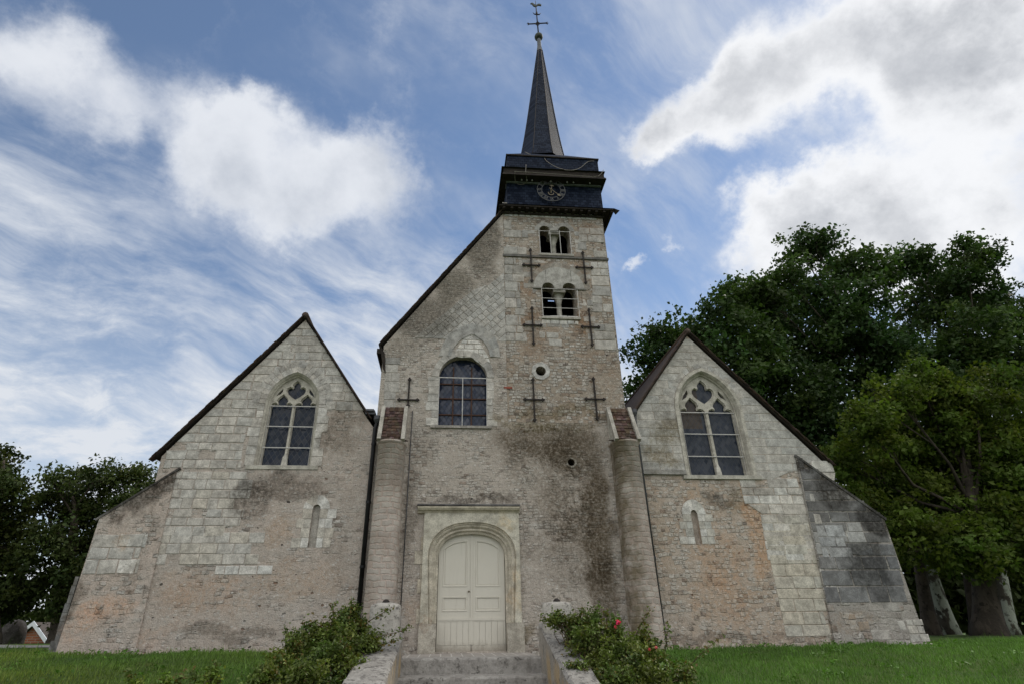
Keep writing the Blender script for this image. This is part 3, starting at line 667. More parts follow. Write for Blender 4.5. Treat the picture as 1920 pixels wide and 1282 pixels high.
m = MB(); m.prism([(ty0+.02, lz)]+[p for p in A[1:-1]]+[(ty1-.02, lz)], -.004, .009, back=False)
half = tw
m2 = []
# incised joints of the tympanum
m.v = m.v
tym = MB()
tp = [(ty0, lz)]+A[1:-1]+[(ty1, lz)]
heads = LO[1:-1]
full = [(ty0, lz)]+A[1:-1]+[(ty1, lz), (l1[3], lz)]+[p for p in heads[::-1][1:-1] if p[1] > lz+.002 or True][0:]+[(l1[0], lz)]
clean = []
for p in full:
    if not clean or math.hypot(p[0]-clean[-1][0], p[1]-clean[-1][1]) > .004: clean.append(p)
tym.prism(clean, -.006, .012, back=False, col=(.40, .385, .355))
for f0 in (-.50, .50):
    x = tc+f0*tw; h = th_*math.sqrt(1-f0*f0)
    tym.box(x-.008, x+.008, -.0085, -.004, lz+.28, lz+h-.02, col=(.16, .15, .14))
tym.build('tympanum', A_PLAIN, tower)
m = MB(); m.box(ty0-.02, l1[0]-.005, -.04, .02, lz-.05, lz-.004, col=(.26, .25, .23)); m.build('impost', A_PLAIN, tower); m = MB(); m.box(l1[3]+.005, ty1+.05, -.04, .02, lz-.05, lz-.004, col=(.26, .25, .23)); m.build('impost', A_PLAIN, tower)
def belfry_opening(xs, zb, zs, grid, colx, rr):
    w = thing('belfry_opening', '', 'x'); del w['label']; del w['category']; w.parent = church; w.location = (0, -1, 0)
    m = MB(); xl, xr = xs[0], xs[3]
    m.lathe([(rr*1.5, zb), (rr*1.5, zb+.06), (rr*1.1, zb+.10), (rr, zb+.14), (rr*.95, zs-.42), (rr*1.15, zs-.40), (rr*1.05, zs-.37), (rr*1.3, zs-.28), (rr*2.0, zs-.10)], colx, .33, 14, col=(.40, .38, .34))
    m.box(colx-rr*2.3, colx+rr*2.3, .08, .54, zs-.10, zs-.005, col=(.33, .31, .28)); m.build('colonnette', A_PLAIN, w)
    m = MB(); m.box(xl-.06, xr+.06, -.05, .30, zb-.07, zb+.004, col=(.36, .34, .30)); m.build('sill', A_PLAIN, w)
    m = MB(); y = -.012
    m.box(xl-.02, xr+.02, y-.012, y, zb+.012, zb+.03); 
    for z in grid[1]: m.box(xl-.02, xr+.02, y-.008, y, z-.008, z+.008)
    for x in grid[0]: m.box(x-.009, x+.009, y-.02, y-.009, zb+.02, zs-.02)
    m.build('guard_frame', BARS, w)
    m = MB(); m.box(xl-.04, xr+.06, y-.016, y+.004, zb-.012, zb+.011); m.build('base_rail', IRON, w)
cx1 = at(*zp(308, 380), Y=.33).x; cx2 = at(*zp(366, 1000), Y=.33).x
belfry_opening(u1, ub, uz, ([a2(*zp(t, 330))[0] for t in (157, 275, 381, 494)], [a2(*zp(320, 203))[1]]), cx1, .085)
belfry_opening(l1, lb, lz, ([a2(*zp(t, 990))[0] for t in (186, 578)], [a2(*zp(380, t))[1] for t in (832, 937, 1040)]), cx2, .085)
# bell frame timbers inside
m = MB()
for xa, xb in ((XT0+.7, 2.3), (XT1-.6, 2.9)):
    m.tube([(xa, 1.6, ub-.6), (xb, 1.9, ub+1.5)], .09, 6)
m.tube([(XT0+.5, 1.5, ub+.35), (XT1-.5, 1.5, ub+.35)], .09, 6); m.build('bell_frame', simple('grey_old_timber', (.10, .09, .08), (.16, .15, .13), 9), tower)
# oculus backing
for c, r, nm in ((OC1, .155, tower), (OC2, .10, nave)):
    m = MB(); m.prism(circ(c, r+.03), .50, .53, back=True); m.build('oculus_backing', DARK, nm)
# ---- iron wall anchors
def anchor(tx, ty, bx, by, hy, hl, hr):
    T, B = a2(tx, ty), a2(bx, by); hz = a2((tx+bx)/2, hy)[1]; x0, x1 = a2(hl, hy)[0], a2(hr, hy)[0]
    x = (T[0]+B[0])/2; m = MB(); y0, y1 = -.055, -.015
    m.box(x-.022, x+.022, y0, y1, B[1], T[1]); m.box(x0, x-.023, y0+.004, y1, hz-.019, hz+.019); m.box(x+.023, x1, y0+.004, y1, hz-.019, hz+.019)
    def bud(cx, cz, dx, dz):
        for k, (a, r) in enumerate(((0, .036), (.036, .028))):
            pts = [(cx+dx*a+r*math.cos(t), cz+dz*a+r*math.sin(t)) for t in np.linspace(0, 2*math.pi, 9)[:-1]]
            m.prism(pts, y0-.006-k*.003, y1, back=False)
        for sgn in (-1, 1):
            c2 = (cx+sgn*dz*.034, cz+sgn*dx*.034)
            m.prism([(c2[0]+.02*math.cos(t), c2[1]+.02*math.sin(t)) for t in np.linspace(0, 2*math.pi, 9)[:-1]], y0-.003, y1, back=False)
    bud(x, T[1], 0, 1); bud(x, B[1], 0, -1); bud(x0, hz, -1, 0); bud(x1, hz, 1, 0)
    m.tube([(x, y0-.03, hz), (x, y1, hz)], .03, 8)
    m.tube([(x, -.02, hz), (x, .05, hz)], .02, 6)
    m.build('wall_anchor', IRON, church)
z2 = lambda x, y: (880+x/2.982, 370+y/2.982)
for (t, b, hy, hl, hr) in (((343, 300), (347, 470), 383, 305, 387), ((634, 315), (649, 480), 396, 602, 682), ((350, 625), (358, 818), 717, 308, 398), ((667, 635), (686, 825), 727, 633, 720), ((354, 1020), (366, 1243), 1131, 312, 409), ((691, 1016), (715, 1235), 1128, 654, 750)):
    T = z2(*t); B = z2(*b); H = z2(hl, hy); H2 = z2(hr, hy); anchor(T[0], T[1], B[0], B[1], H[1], H[0], H2[0])
anchor(680+375/4.273, 560+650/4.273, 680+365/4.273, 560+855/4.273, 560+810/4.273, 680+295/4.273, 680+437/4.273)

# ---- great nave window
nw = thing('nave_window', '', 'x'); del nw['label']; del nw['category']; nw.parent = church; nw.location = (0, -1, 0)
m = MB(); m.prism(offs(NW, .03), .24, .26, back=False); m.build('glass', G_NAVE, nw)
m = MB(); xl, xr = -.99, .42
RUST = simple('rusty_window_iron', (.055, .028, .02), (.09, .045, .03), 12, .8, .1)
for py in (720, 747, 777): z = at(866, py, .2).z; m.box(xl-.02, xr+.02, .20, .23, z-.017, z+.017)
for pxx in (849, 884): x = at(pxx, 760, .2).x; m.box(x-.02, x+.02, .205, .235, NW[0][1]-.02, NW[0][1]+1.9)
m.build('saddle_bars', RUST, nw)
m = MB(); z = a2(866, 708)[1]; x = a2(867, 760)[0]
m.box(xl-.03, xr+.03, -.012, .004, z-.012, z+.012); m.box(x-.011, x+.011, -.014, .002, NW[0][1]+.01, z-.013)
m.box(xl+.004, xl+.022, -.012, .004, NW[0][1], z-.013); m.box(xr-.022, xr-.004, -.012, .004, NW[0][1], z-.013)
m.build('guard_frame', BARS, nw)
m = MB(); m.box(xl-.19, xr+.12, -.06, .24, NW[0][1]-.07, NW[0][1]+.0, col=(.33, .31, .28)); m.build('sill', A_PLAIN, nw)

# ---- aisle gables
def off_line(poly, d): return poly
LAp = [(-8.08, zg), (-2.73, zg), (-2.73, 5.45), (-2.95, 5.75), a2(573, 600), a2(303, 855)]
RAp = [(4.72, zg), (9.75, zg), a2(1546, 884), a2(1546, 868), a2(1288, 630), a2(1190, 775)]
zl = a2(528, 872)[1]; zlb = a2(540, 758.0)[1]
LWo = arch(a2(476, 850)[0]+.05, a2(584, 850)[0]+.02, zl, zlb+.02, a2(553, 697)[1], 10)
RWo = arch(a2(1288, 860)[0], a2(1406, 860)[0], a2(1350, 891)[1], a2(1310, 769)[1], a2(1307, 695)[1], 10)
def lancet(pl, pr, yb, ys, yt):
    xl, xr = a2(pl, ys)[0], a2(pr, ys)[0]; return arch(xl, xr, a2(pl, yb)[1], a2(pl, ys)[1], a2(pl, yt)[1], 6, 'round')
LL = lancet(586.5, 601, 1026, 953, 945); RL = lancet(1295, 1307, 1019, 963, 955)
def niche(mb, L, tintf):
    xl, xr = L[0][0], L[-1][0]; zb, zs = L[0][1], L[1][1]
    A = L[1:-1]; w = (xr-xl)/2; c = (xl+xr)/2
    B = [(c+(p[0]-c)/w*(w+.24), zs+(p[1]-zs)/w*(w+.22)) for p in A]
    vouss(mb, A, B, 2, proud=.012, tint=tintf, gap=.05, deep=.02)
    for sgn, x0 in ((-1, xl), (1, xr)):
        z = zb
        for i in range(4):
            h = (zs-zb)/4; wds = (.42, .22, .36, .24)[i] if sgn < 0 else (.36, .40, .34, .42)[i]
            cuts = [0, wds] if wds < .3 else [0, wds*.45, wds]
            for c0, c1 in zip(cuts, cuts[1:]):
                xa, xb = sorted((x0+sgn*c0, x0+sgn*c1))
                mb.prism([(xa+.004, z+.005), (xb-.004, z+.005), (xb-.004, z+h-.005), (xa+.004, z+h-.005)], -rnd(.008, .014), .02, back=False, mat=1, col=tintf())
            z += h
# left
mb = MB(); mb.prism(LAp, 0, .6, [LWo, LL]); mb.prism(offs(LL, .02), .075, .25, back=False, mat=1, col=(.40, .355, .29))
hl_ = [offs(LWo, .17)]
apx, eav = a2(573, 600), a2(303, 855); xsl = lambda z: apx[0]+(z-apx[1])*(eav[0]-apx[0])/(eav[1]-apx[1])
ashlar(mb, [apx, (xsl(zlb-.05), zlb-.05), (-3.35, zlb-.05), (-2.95, 5.95)], (.21, .28), (.28, .52), tints(LIME, LIME2, LIME, (.46, .43, .38), v=.06), holes=hl_, gap=.022, jit=.014, skip=.03)
ashlar(mb, [(-8.05, zl-.1), (-4.20, zl-.1), (-4.05, zlb-.05), (xsl(zlb-.05), zlb-.05), (xsl(4.72), 4.72), (-8.05, 4.6)], (.21, .28), (.28, .52), tints(LIME, LIME2, LIME, v=.07), holes=hl_, gap=.022, jit=.014, edge=.25, skip=.03)
ashlar(mb, [(-7.75, 2.6), (-5.75, 2.6), (-5.45, zl-.1), (-7.75, zl-.1)], (.20, .27), (.26, .50), tints(LIME, LIME2, LIME, LIMEY, v=.06), gap=.018, jit=.010, edge=.55, skip=.10)
ashlar(mb, [(-7.65, 1.95), (-4.85, 1.95), (-5.0, 2.6), (-7.65, 2.6)], (.22, .28), (.30, .56), tints(LIME, LIMEY, LIMEY, LIME, v=.05), gap=.014, jit=.007, edge=.5, skip=.05)
ashlar(mb, [(-6.2, 1.72), (-4.85, 1.72), (-4.85, 1.94), (-6.2, 1.94)], (.21, .21), (.3, .5), tint(WHT, .05), gap=.014, skip=.1)
vouss(mb, LWo[1:-1], offs(LWo, .17)[1:-1], 1, proud=.016, tint=tints(LIME2, LIME, v=.10), gap=.05)
vouss(mb, offs(LWo, .175)[1:-1], offs(LWo, .36)[1:-1], 1, proud=.014, tint=tints(LIME2, LIMEG, v=.14), gap=.09)
for sgn, x0 in ((-1, LWo[0][0]), (1, LWo[-1][0])):
    z = LWo[0][1]
    while z < LWo[1][1]-.04:
        h = min(rnd(.18, .30), LWo[1][1]-z); w = rnd(.17, .36); xa, xb = sorted((x0, x0+sgn*w))
        mb.prism([(xa+.003, z+.007), (xb-.006, z+.007), (xb-.006, z+h-.007), (xa+.003, z+h-.007)], -rnd(.012, .02), .02, back=False, mat=1, col=tints(LIME, LIME2, WHT, v=.1)()); z += h
niche(mb, LL, tints(LIMEY, WHT, v=.07))
left = mb.build('left_aisle_wall', [M_LEFT, A_LEFT], church)
# right
mb = MB(); mb.prism(RAp, 0, .6, [RWo, RL]); mb.prism(offs(RL, .02), .075, .25, back=False, mat=1, col=(.40, .32, .25))
zr = RWo[0][1]; hr_ = [offs(RWo, .10)]; zsg = a2(1245, 885)[1]
ashlar(mb, [a2(1288, 630), a2(1190, 775), (4.74, zsg), (5.95, zsg), (6.0, zr-.1), (8.0, zr-.1), (10.0, 4.45), a2(1546, 884), a2(1546, 868)], (.22, .27), (.45, .95), tints((.46, .435, .385), (.43, .41, .365), v=.06), holes=hr_, gap=.011, jit=.004, proud=.006)
ashlar(mb, px((1385, 896), (1500, 896), (1540, 1050), (1440, 1050), (1424, 960), (1395, 940)), (.20, .28), (.30, .60), tints(LIME, WHT, LIME2, v=.10), gap=.018, jit=.010, edge=.10, skip=.02)
ashlar(mb, px((1424, 958), (1525, 958), (1560, 1192), (1474, 1192), (1452, 1090)), (.22, .31), (.42, .80), tints((.50, .45, .35), (.48, .44, .355), v=.06), gap=.014, jit=.005, edge=.12)
vouss(mb, offs(RWo, .115)[1:-1], offs(RWo, .28)[1:-1], 1, proud=.008, tint=tints(LIME2, (.45, .43, .39), v=.08), gap=.07)
mb.box(4.73, a2(1285, 886)[0], -.07, .02, zsg-.06, zsg+.06, mat=1, col=(.30, .285, .255))
niche(mb, RL, tints((.47, .45, .39), WHT, v=.06))
# kneeler stone under the right verge
k0 = a2(1546, 866); mb.prism([(k0[0]-.5, k0[1]-.28), (k0[0]+.18, k0[1]-.28), (k0[0]+.18, k0[1]-.02), (k0[0]+.02, k0[1]+.03), (k0[0]-.4, k0[1]+.03)], -.05, .05, mat=1, col=WHT)
mb.prism([(k0[0]-.3, k0[1]-.55), (k0[0]+.10, k0[1]-.55), (k0[0]+.20, k0[1]-.30), (k0[0]-.3, k0[1]-.30)], -.045, .05, mat=1, col=LIME)
right = mb.build('right_aisle_wall', [M_RIGHT, A_RIGHT], church)

# ---- traceried windows
def tracery_window(O, dark, gmat, seed):
    w = thing('traceried_window', '', 'x'); del w['label']; del w['category']; w.parent = church; w.location = (0, -1, 0)
    A = O; B = offs(O, -.05); C = offs(O, -.09); D = offs(O, -.13)
    for L, d in ((B, .05), (C, .09), (D, .13)): L[0] = (L[0][0], O[0][1]); L[-1] = (L[-1][0], O[-1][1])
    m = MB(); col = (.45, .425, .37)
    if not dark:
        m.prism(offs(O, .10)[1:-1]+O[::-1][1:-1], -.035, .01, back=False, col=col)
        for sgn, i in ((-1, 0), (1, -1)):
            xa, xb = sorted((O[i][0], O[i][0]+sgn*.10)); m.box(xa, xb, -.034, .01, O[0][1], O[1][1]-.004, col=col)
    seq = [(A, -.0 if dark else -.035), (B, .05), (B, .09), (C, .11), (C, .15), (D, .17), (D, .36)]
    for (a, ya), (b, yb) in zip(seq, seq[1:]): m.loft(a, ya, b, yb, close=False, col=col)
    m.build('jamb_moulding', A_PLAIN, w)
    xl, xr = D[0][0], D[-1][0]; c = (xl+xr)/2; hw = (xr-xl)/2; zs = O[1][1]; za = max(p[1] for p in D); zb = O[0][1]
    H = za-zs; U = lambda u, v: (c+u*hw, zs+v*H); vb = (zb-zs)/H+.02
    lt = [(-.95, vb), (-.95, .0), (-.90, .06), (-.80, .085), (-.70, .06), (-.69, .11), (-.735, .18), (-.69, .255), (-.60, .32), (-.515, .39), (-.43, .32), (-.34, .255), (-.295, .18), (-.34, .11), (-.33, .06), (-.23, .085), (-.13, .06), (-.075, .0), (-.075, vb)]
    ce = [(0, .25), (-.16, .33), (-.33, .44), (-.39, .54), (-.37, .62), (-.28, .66), (-.17, .635), (-.135, .68), (-.15, .75), (-.09, .82), (0, .885)]
    ce = ce+[(-u, v) for u, v in ce[-2:0:-1]]
    sv = [(-.83, .33), (-.75, .46), (-.575, .62), (-.565, .52), (-.64, .42)]
    mir = lambda L: [(-u, v) for u, v in L[::-1]]
    holes = [[U(*p) for p in L] for L in (lt, mir(lt), ce, sv, mir(sv))]
    m = MB(); m.prism(offs(D, .01), .20, .27, holes, back=False, col=(.43, .405, .355))
    big = [offs(h, .022) for h in holes]
    m2 = [offs(h, .011) for h in holes]
    m.prism(offs(D, .01), .155, .199, [offs(h, .026) for h in holes[:3]]+holes[3:], back=False, col=(.45, .425, .37))
    # little bracket statue base at the foot of the mullion
    bz = zb; bw = .075
    m.add([(c-bw, .10, bz), (c+bw, .10, bz), (c+bw*.8, .11, bz+.24), (c, .13, bz+.40), (c-bw*.8, .11, bz+.24), (c-bw, .2, bz), (c+bw, .2, bz), (c+bw*.8, .2, bz+.24), (c, .2, bz+.40), (c-bw*.8, .2, bz+.24)],
          [(0, 1, 2, 3, 4), (1, 6, 7, 2), (2, 7, 8, 3), (3, 8, 9, 4), (4, 9, 5, 0)], col=(.5, .48, .43))
    m.build('tracery', A_PLAIN, w)
    m = MB(); m.prism(offs(D, .02), .245, .262, back=False); m.build('glass', gmat, w)
    m = MB(); hs = zs-zb
    for f in (0, .345, .69):
        z = zs-.01-hs*f; m.box(xl-.02, xr+.02, .135, .149, z-.012, z+.012)
    m.box(xl-.02, xr+.02, .09, .149, zb+.012, zb+.028)
    for x in (xl+.012, xr-.022): m.box(x, x+.01, .136, .148, zb+.03, zs)
    m.build('guard_bars', BARS, w)
    m = MB(); m.box(O[0][0]-.2, O[-1][0]+.2, -.055 if not dark else -.025, .3, zb-.10, zb+.004, col=(.42, .40, .35)); m.build('sill', A_PLAIN, w)
tracery_window(LWo, True, G_LEFT, 1); tracery_window(RWo, False, G_RIGHT, 2)

# ---- buttresses
BL = [(-9.27, zg), (-7.55, zg), (-7.66, a2(330, 880)[1]), (-9.20, a2(187, 972)[1])]
mb = MB(); mb.prism(BL, -.05, .9)
ashlar(mb, [(-9.22, 1.75), (-7.66, 1.75), (-7.66, 2.75), (-9.18, 2.75)], (.24, .36), (.35, .65), tints(LIME, WHT, LIME, v=.06), y0=-.05, gap=.02, jit=.018, skip=.10, edge=.35)
for zz in np.arange(-.2, 1.7, .19): mb.box(-9.27-rnd(.10, .17)*(1-zz/3), -9.262, -.045, .8, zz+.004, zz+.186, mat=1, col=tint((.19, .185, .175), .2)())
sl_ = Vector((BL[2][0]-BL[3][0], 0, BL[2][1]-BL[3][1])); nn = Vector((-sl_.z, 0, sl_.x)).normalized()
mb.obox((BL[3][0]-.06, -.07, BL[3][1]-.05), sl_*1.02+Vector((.12, 0, .04)), (0, 1.1, 0), nn*.05, mat=1, col=(.16, .15, .14))
mb.build('left_end_buttress', [M_BUTL, A_BUTL], church)
BRp = [(a2(1558, 1190)[0], zg), (11.45, zg), a2(1655, 972), a2(1490, 856)]
mb = MB(); mb.prism(BRp, -.05, .9)
ashlar(mb, px((1531, 1040), (1676, 1025), (1701, 1128), (1547, 1130)), (.30, .40), (.50, .85), tints((.20, .20, .20), (.16, .16, .165), (.25, .245, .24), v=.10), y0=-.05, gap=.035, jit=.010, edge=.02)
ashlar(mb, px((1494, 868), (1652, 977), (1675, 1028), (1530, 1040)), (.24, .32), (.40, .75), tints((.16, .155, .15), (.20, .195, .185), (.34, .33, .31), v=.14), y0=-.05, gap=.025, jit=.012, edge=.02, skip=.04)
ashlar(mb, px((1515, 930), (1590, 980), (1600, 1040), (1540, 1045)), (.24, .32), (.3, .6), tints(LIME2, (.37, .37, .365), v=.12), y0=-.054, gap=.025, jit=.012, skip=.15, edge=.2)
ashlar(mb, [(11.0, -.1), (11.62, -.1), (11.55, .62), (11.05, .62)], (.13, .2), (.25, .5), tints(LIME, LIME2, (.36, .27, .18), v=.12), y0=-.05, gap=.02, jit=.015, edge=.12)
ashlar(mb, [(9.4, -.1), (11.0, -.1), (11.0, .95), (9.6, .95)], (.14, .25), (.2, .55), tints(LIMEG, LIME2, (.34, .25, .16), v=.15), y0=-.05, gap=.03, jit=.025, skip=.5, proud=.005)
mb.obox((BRp[3][0]-.03, -.08, BRp[3][1]), Vector((BRp[2][0]-BRp[3][0]+.06, 0, BRp[2][1]-BRp[3][1]-.05)), (0, 1.1, 0), (.03, 0, .06), mat=1, col=(.14, .135, .125))
mb.build('right_end_buttress', [M_BUTR, A_BUTR], church)
# ---- round buttresses with tiled caps
def round_buttress(cx, r, zt, mat, capL, capR, zw):
    m = MB(); n = 20; ys = -.28
    prof = [(-.05, zg), (0, -.2), (0, 1.5), (0, zt-.06), (.05, zt-.04), (.05, zt+.0), (.0, zt)]
    for i, (d, z) in enumerate(prof[1:], 1):
        pass
    ring = lambda d: [(cx-(r+d), 0.02)]+[(cx-(r+d)*math.cos(math.pi*j/n), ys-(r+d)*math.sin(math.pi*j/n)) for j in range(n+1)]+[(cx+(r+d), .02)]
    zs = [zg, 1.2, 3., zt-.07, zt-.05, zt]; ds = [.03, .015, .0, 0., .04, .04]
    vs = []
    for z, d in zip(zs, ds): vs += [(x, y, z) for x, y in ring(d)]
    k = n+3; fs = [(i*k+j, i*k+j+1, (i+1)*k+j+1, (i+1)*k+j) for i in range(len(zs)-1) for j in range(k-1)]+[tuple((len(zs)-1)*k+j for j in range(k))]
    m.add(vs, fs, smooth=True)
    b = m.build('round_buttress', mat, church)
    # cap: copings each side, tiles between
    y0 = ys-r*.55; z0 = zt+.0; m = MB(); wv = Vector((0, -y0, zw-z0)); w = r*.98
    m.add([(cx-w, .0, z0), (cx+w, .0, z0), (cx+w, y0, z0), (cx-w, y0, z0), (cx-w, .0, zw), (cx+w, .0, zw)], [(0, 4, 3), (1, 2, 5), (3, 4, 5, 2), (0, 3, 2, 1)], col=(.38, .36, .32))
    nrm = Vector((0, -wv.z, wv.y)).normalized()
    m.build('cap_bed', A_PLAIN, b)
    for sx in (-w-.02, w-.085):
        m = MB(); m.obox(Vector((cx+sx, y0-.06, z0-.02))+nrm*-.02, (.10, 0, 0), wv*1.06, nrm*.12, col=(.37, .35, .31)); m.build('coping', A_PLAIN, b)
    m = MB(); rows = 11
    for i in range(rows):
        f = i/rows; p = Vector((cx-w+.082, y0-.04, z0))+wv*f*1.0
        x = 0
        while x < 2*w-.18:
            wd = min(rnd(.09, .15), 2*w-.165-x)
            if wd < .03: break
            kk = rnd(.55, 1.35); tt = wv.normalized()*.17+nrm*-.02
            m.obox(p+Vector((x, 0, 0))+nrm*(.015+rnd(0, .016)), (wd-.006, 0, rnd(-.006, .006)), tt, nrm*.022, col=(kk, kk*rnd(.85, 1.05), kk*rnd(.8, 1.1))); x += wd
    # ragged lower edge hanging over the drum
    for j in range(9):
        aj = math.pi*(j+.5)/9; m.obox((cx-(r+.03)*math.cos(aj)-.06, ys-(r+.02)*math.sin(aj)*.8-.05, zt+.002+rnd(0, .02)), (.12, 0, 0), (0, .14, .05), (0, 0, .025), col=(rnd(.5, 1.),)*3)
    m.build('tile_cap', CAPT, b)
cl = at(735, 950, -.5).x; crx = at(1190, 960, -.5).x
pL0, pL1 = at(711, 813, -.3), at(760, 818, -.3); pR0, pR1 = at(1147, 815, -.3), at(1193, 812, -.3)
round_buttress((pL0.x+pL1.x)/2, (pL1.x-pL0.x)/2, at(735, 822, -.65).z, M_COLL, 0, 0, a2(742, 768)[1])
round_buttress((pR0.x+pR1.x)/2, (pR1.x-pR0.x)/2, at(1170, 822, -.65).z, M_COLR, 0, 0, a2(1158, 770)[1])

# ---- roofs
def verge(m, A, B, y0=-.10, y1=.14, n=None, th=.034):
    A, B = Vector((A[0], 0, A[1])), Vector((B[0], 0, B[1])); d = B-A; L = d.length; d.normalize(); nr = Vector((-d.z, 0, d.x))
    if nr.z < 0: nr = -nr
    s = 0
    while s < L:
        for q in range(2):
            kk = rnd(.5, 1.3); p = A+d*(s+rnd(-.012, .012)+q*.06)+nr*(.030+q*th*.5)
            m.obox(Vector((p.x, y0-rnd(.0, .035)-q*.01, p.z)), d*.15, (0, y1-y0, 0), (nr-d*.25)*(th*.5), col=(kk, kk*rnd(.9, 1.05), kk*rnd(.85, 1.1)))
        s += .115
def roof(name, ridge, eaveL, eaveR, y1, parent=church, th=.10, y0=-.06):
    m = MB(); r, l, e = Vector((ridge[0], 0, ridge[1])), Vector((eaveL[0], 0, eaveL[1])), Vector((eaveR[0], 0, eaveR[1]))
    for a in (l, e):
        d = a-r; nr = Vector((-d.z, 0, d.x)).normalized(); nr = -nr if nr.z < 0 else nr
        m.obox(Vector((r.x, y0, r.z))+nr*.0, d, (0, y1-y0, 0), nr*.04, mat=1)        # boarding
        m.obox(Vector((r.x, y0+.05, r.z))+nr*.042, d*1.01, (0, y1-y0, 0), nr*.035, mat=0)
        verge(m, (r.x, r.z), (a.x, a.z))
    m.tube([(r.x, y0-.04, r.z+.06), (r.x, y1, r.z+.06)], .10, 10)
    return m.build(name, [TILE, WOOD], parent)
roof('left_aisle_roof', a2(573, 597), a2(294, 857), a2(690, 782), 12)
roof('right_aisle_roof', a2(1288, 627), a2(1186, 782), a2(1552, 868), 12)
# nave roof: the north slope shows, the south slope runs behind the tower
m = MB(); e0, r0 = Vector((-2.76, 0, 8.0)), Vector((1.0, 0, 13.30)); d = r0-e0; nr = Vector((-d.z, 0, d.x)).normalized(); nr = nr if nr.z > 0 else -nr
m.obox((e0.x, -.05, e0.z), d, (0, 14, 0), nr*.04, mat=1); m.obox(Vector((e0.x, -.02, e0.z))+nr*.042, d, (0, 14, 0), nr*.035)
verge(m, (e0.x, e0.z), (r0.x, r0.z), y0=-.08)
m.obox((1.0, 3.6, 13.33), (3.83, 0, -5.4), (0, 10.4, 0), (.08, 0, .057), mat=0)
m.box(-2.85, -2.725, -.02, 14, 7.74, 7.90, mat=1)
m.build('nave_roof', [TILE, WOOD], church)
m = MB()       # eaves board curling down at the nave corner
m.prism(px((713, 648), (722, 664), (723, 700), (718, 690)), -.05, .3); m.build('nave_eaves_board', WOOD, church)
m = MB(); m.box(-2.72, -2.3, .76, 13.9, zg, 7.7); m.build('nave_side_wall', M_NAVE, church)
m = MB(); m.box(-8.08, -7.6, .601, 11.8, zg, 4.5); m.box(9.4, 9.9, .601, 11.8, zg, 4.5); m.box(-8, 9.8, 11.8, 12, zg, 4.4); m.build('aisle_side_walls', M_LEFT, church)
# valley gutters and rain pipes
def gutter(xa, xb, z, sgn):
    m = MB(); m.box(xa, xb, -.10, 8, z-.10, z+.02); m.box(xa+.02, xb-.02, -.16, -.101, z-.03, z+.03); return m
gl0, gl1 = a2(690, 770), a2(719, 770)
gutter(gl0[0]-.05, -2.735, gl0[1]-.02, 1).build('valley_gutter', ZINC, church)
gr0 = a2(1187, 772)
gutter(4.50, gr0[0]+.04, gr0[1]-.02, -1).build('valley_gutter', ZINC, church)
def pipe(pts, r, mat, lab):
    p = MB(); p.tube(pts, r, 10); o = p.build('rain_pipe', mat, church)
    (x, y, z0), (x1, y1, z1) = pts[-2], pts[-1]
    for f in (.08, .36, .64, .92):
        q = MB(); zz = z0+(z1-z0)*f; xx = x+(x1-x)*f; yy = y+(y1-y)*f; q.lathe([(r+.001, zz-.03), (r+.014, zz-.03), (r+.014, zz+.03), (r+.001, zz+.03)], xx, yy, 10, smooth=False); q.box(xx-.012, xx+.012, yy, .03, zz-.012, zz+.012); q.build('pipe_bracket', mat, o)
    h = MB(); h.lathe([(r, pts[0][2]-.06), (r*1.9, pts[0][2]+.04), (r*1.9, pts[0][2]+.14), (r*1.2, pts[0][2]+.15)], pts[0][0], pts[0][1], 10, smooth=False); h.build('rain_hopper', ZINC, o)
xl_ = at(690, 950, -.12).x
pipe([(xl_+.05, -.14, a2(709, 792)[1]), (xl_, -.12, a2(708, 805)[1]), (xl_, -.12, -.1)], .058, PIPE, '')
xr_ = at(1217, 980, -.08).x
pipe([(xr_+.0, -.10, a2(1190, 778)[1]), (xr_, -.08, a2(1191, 790)[1]), (xr_, -.08, 0.)], .045, simple('grey_zinc_pipe', (.05, .05, .052), (.085, .085, .085), 6, .5, .3, .001), '')
m = MB(); xx = at(762, 960, -.05).x; m.tube([(xx, -.02, a2(762, 770)[1]), (xx, -.02, .1)], .012, 6, col=(1, 1, 1)); m.build('conductor_strip', ZINC, church)

# ---- belfry stage, clock and spire
bel = thing('belfry', '', 'x'); del bel['label']; del bel['category']; bel.parent = church; bel.location = (0, -1, 0)
def frame_box(m, x0, x1, y0, y1, z0, X0, X1, Y0, Y1, z1, **k):      # four sided frustum
    m.add([(x0, y0, z0), (x1, y0, z0), (x1, y1, z0), (x0, y1, z0), (X0, Y0, z1), (X1, Y0, z1), (X1, Y1, z1), (X0, Y1, z1)],
          [(0, 1, 5, 4), (1, 2, 6, 5), (2, 3, 7, 6), (3, 0, 4, 7), (4, 5, 6, 7), (3, 2, 1, 0)], **k)
ye = -.32; el0, el1 = at(935, 386, ye), at(1152, 389, ye); bx0, bx1 = a2(951, 380)[0], a2(1129, 380)[0]
ze = at(1040, 386, ye).z; zb0 = ze+.20; YB = 3.9
m = MB(); frame_box(m, el0.x, el1.x, ye, YB, ze, bx0-.0, bx1+.0, -.02, YB-.3, zb0); m.build('lower_eave', SLATE, bel)
m = MB(); m.box(el0.x+.03, el1.x-.03, ye+.03, YB-.03, ze-.06, ze-.003)
x = el0.x+.15
while x < el1.x-.1: m.box(x, x+.09, ye+.06, YB-.1, ze-.13, ze-.061); x += .27
m.box(XT0-.05, XT1+.1, -.06, -.012, ze-.2, ze-.131)
m.build('eave_timbers', WOOD, bel)
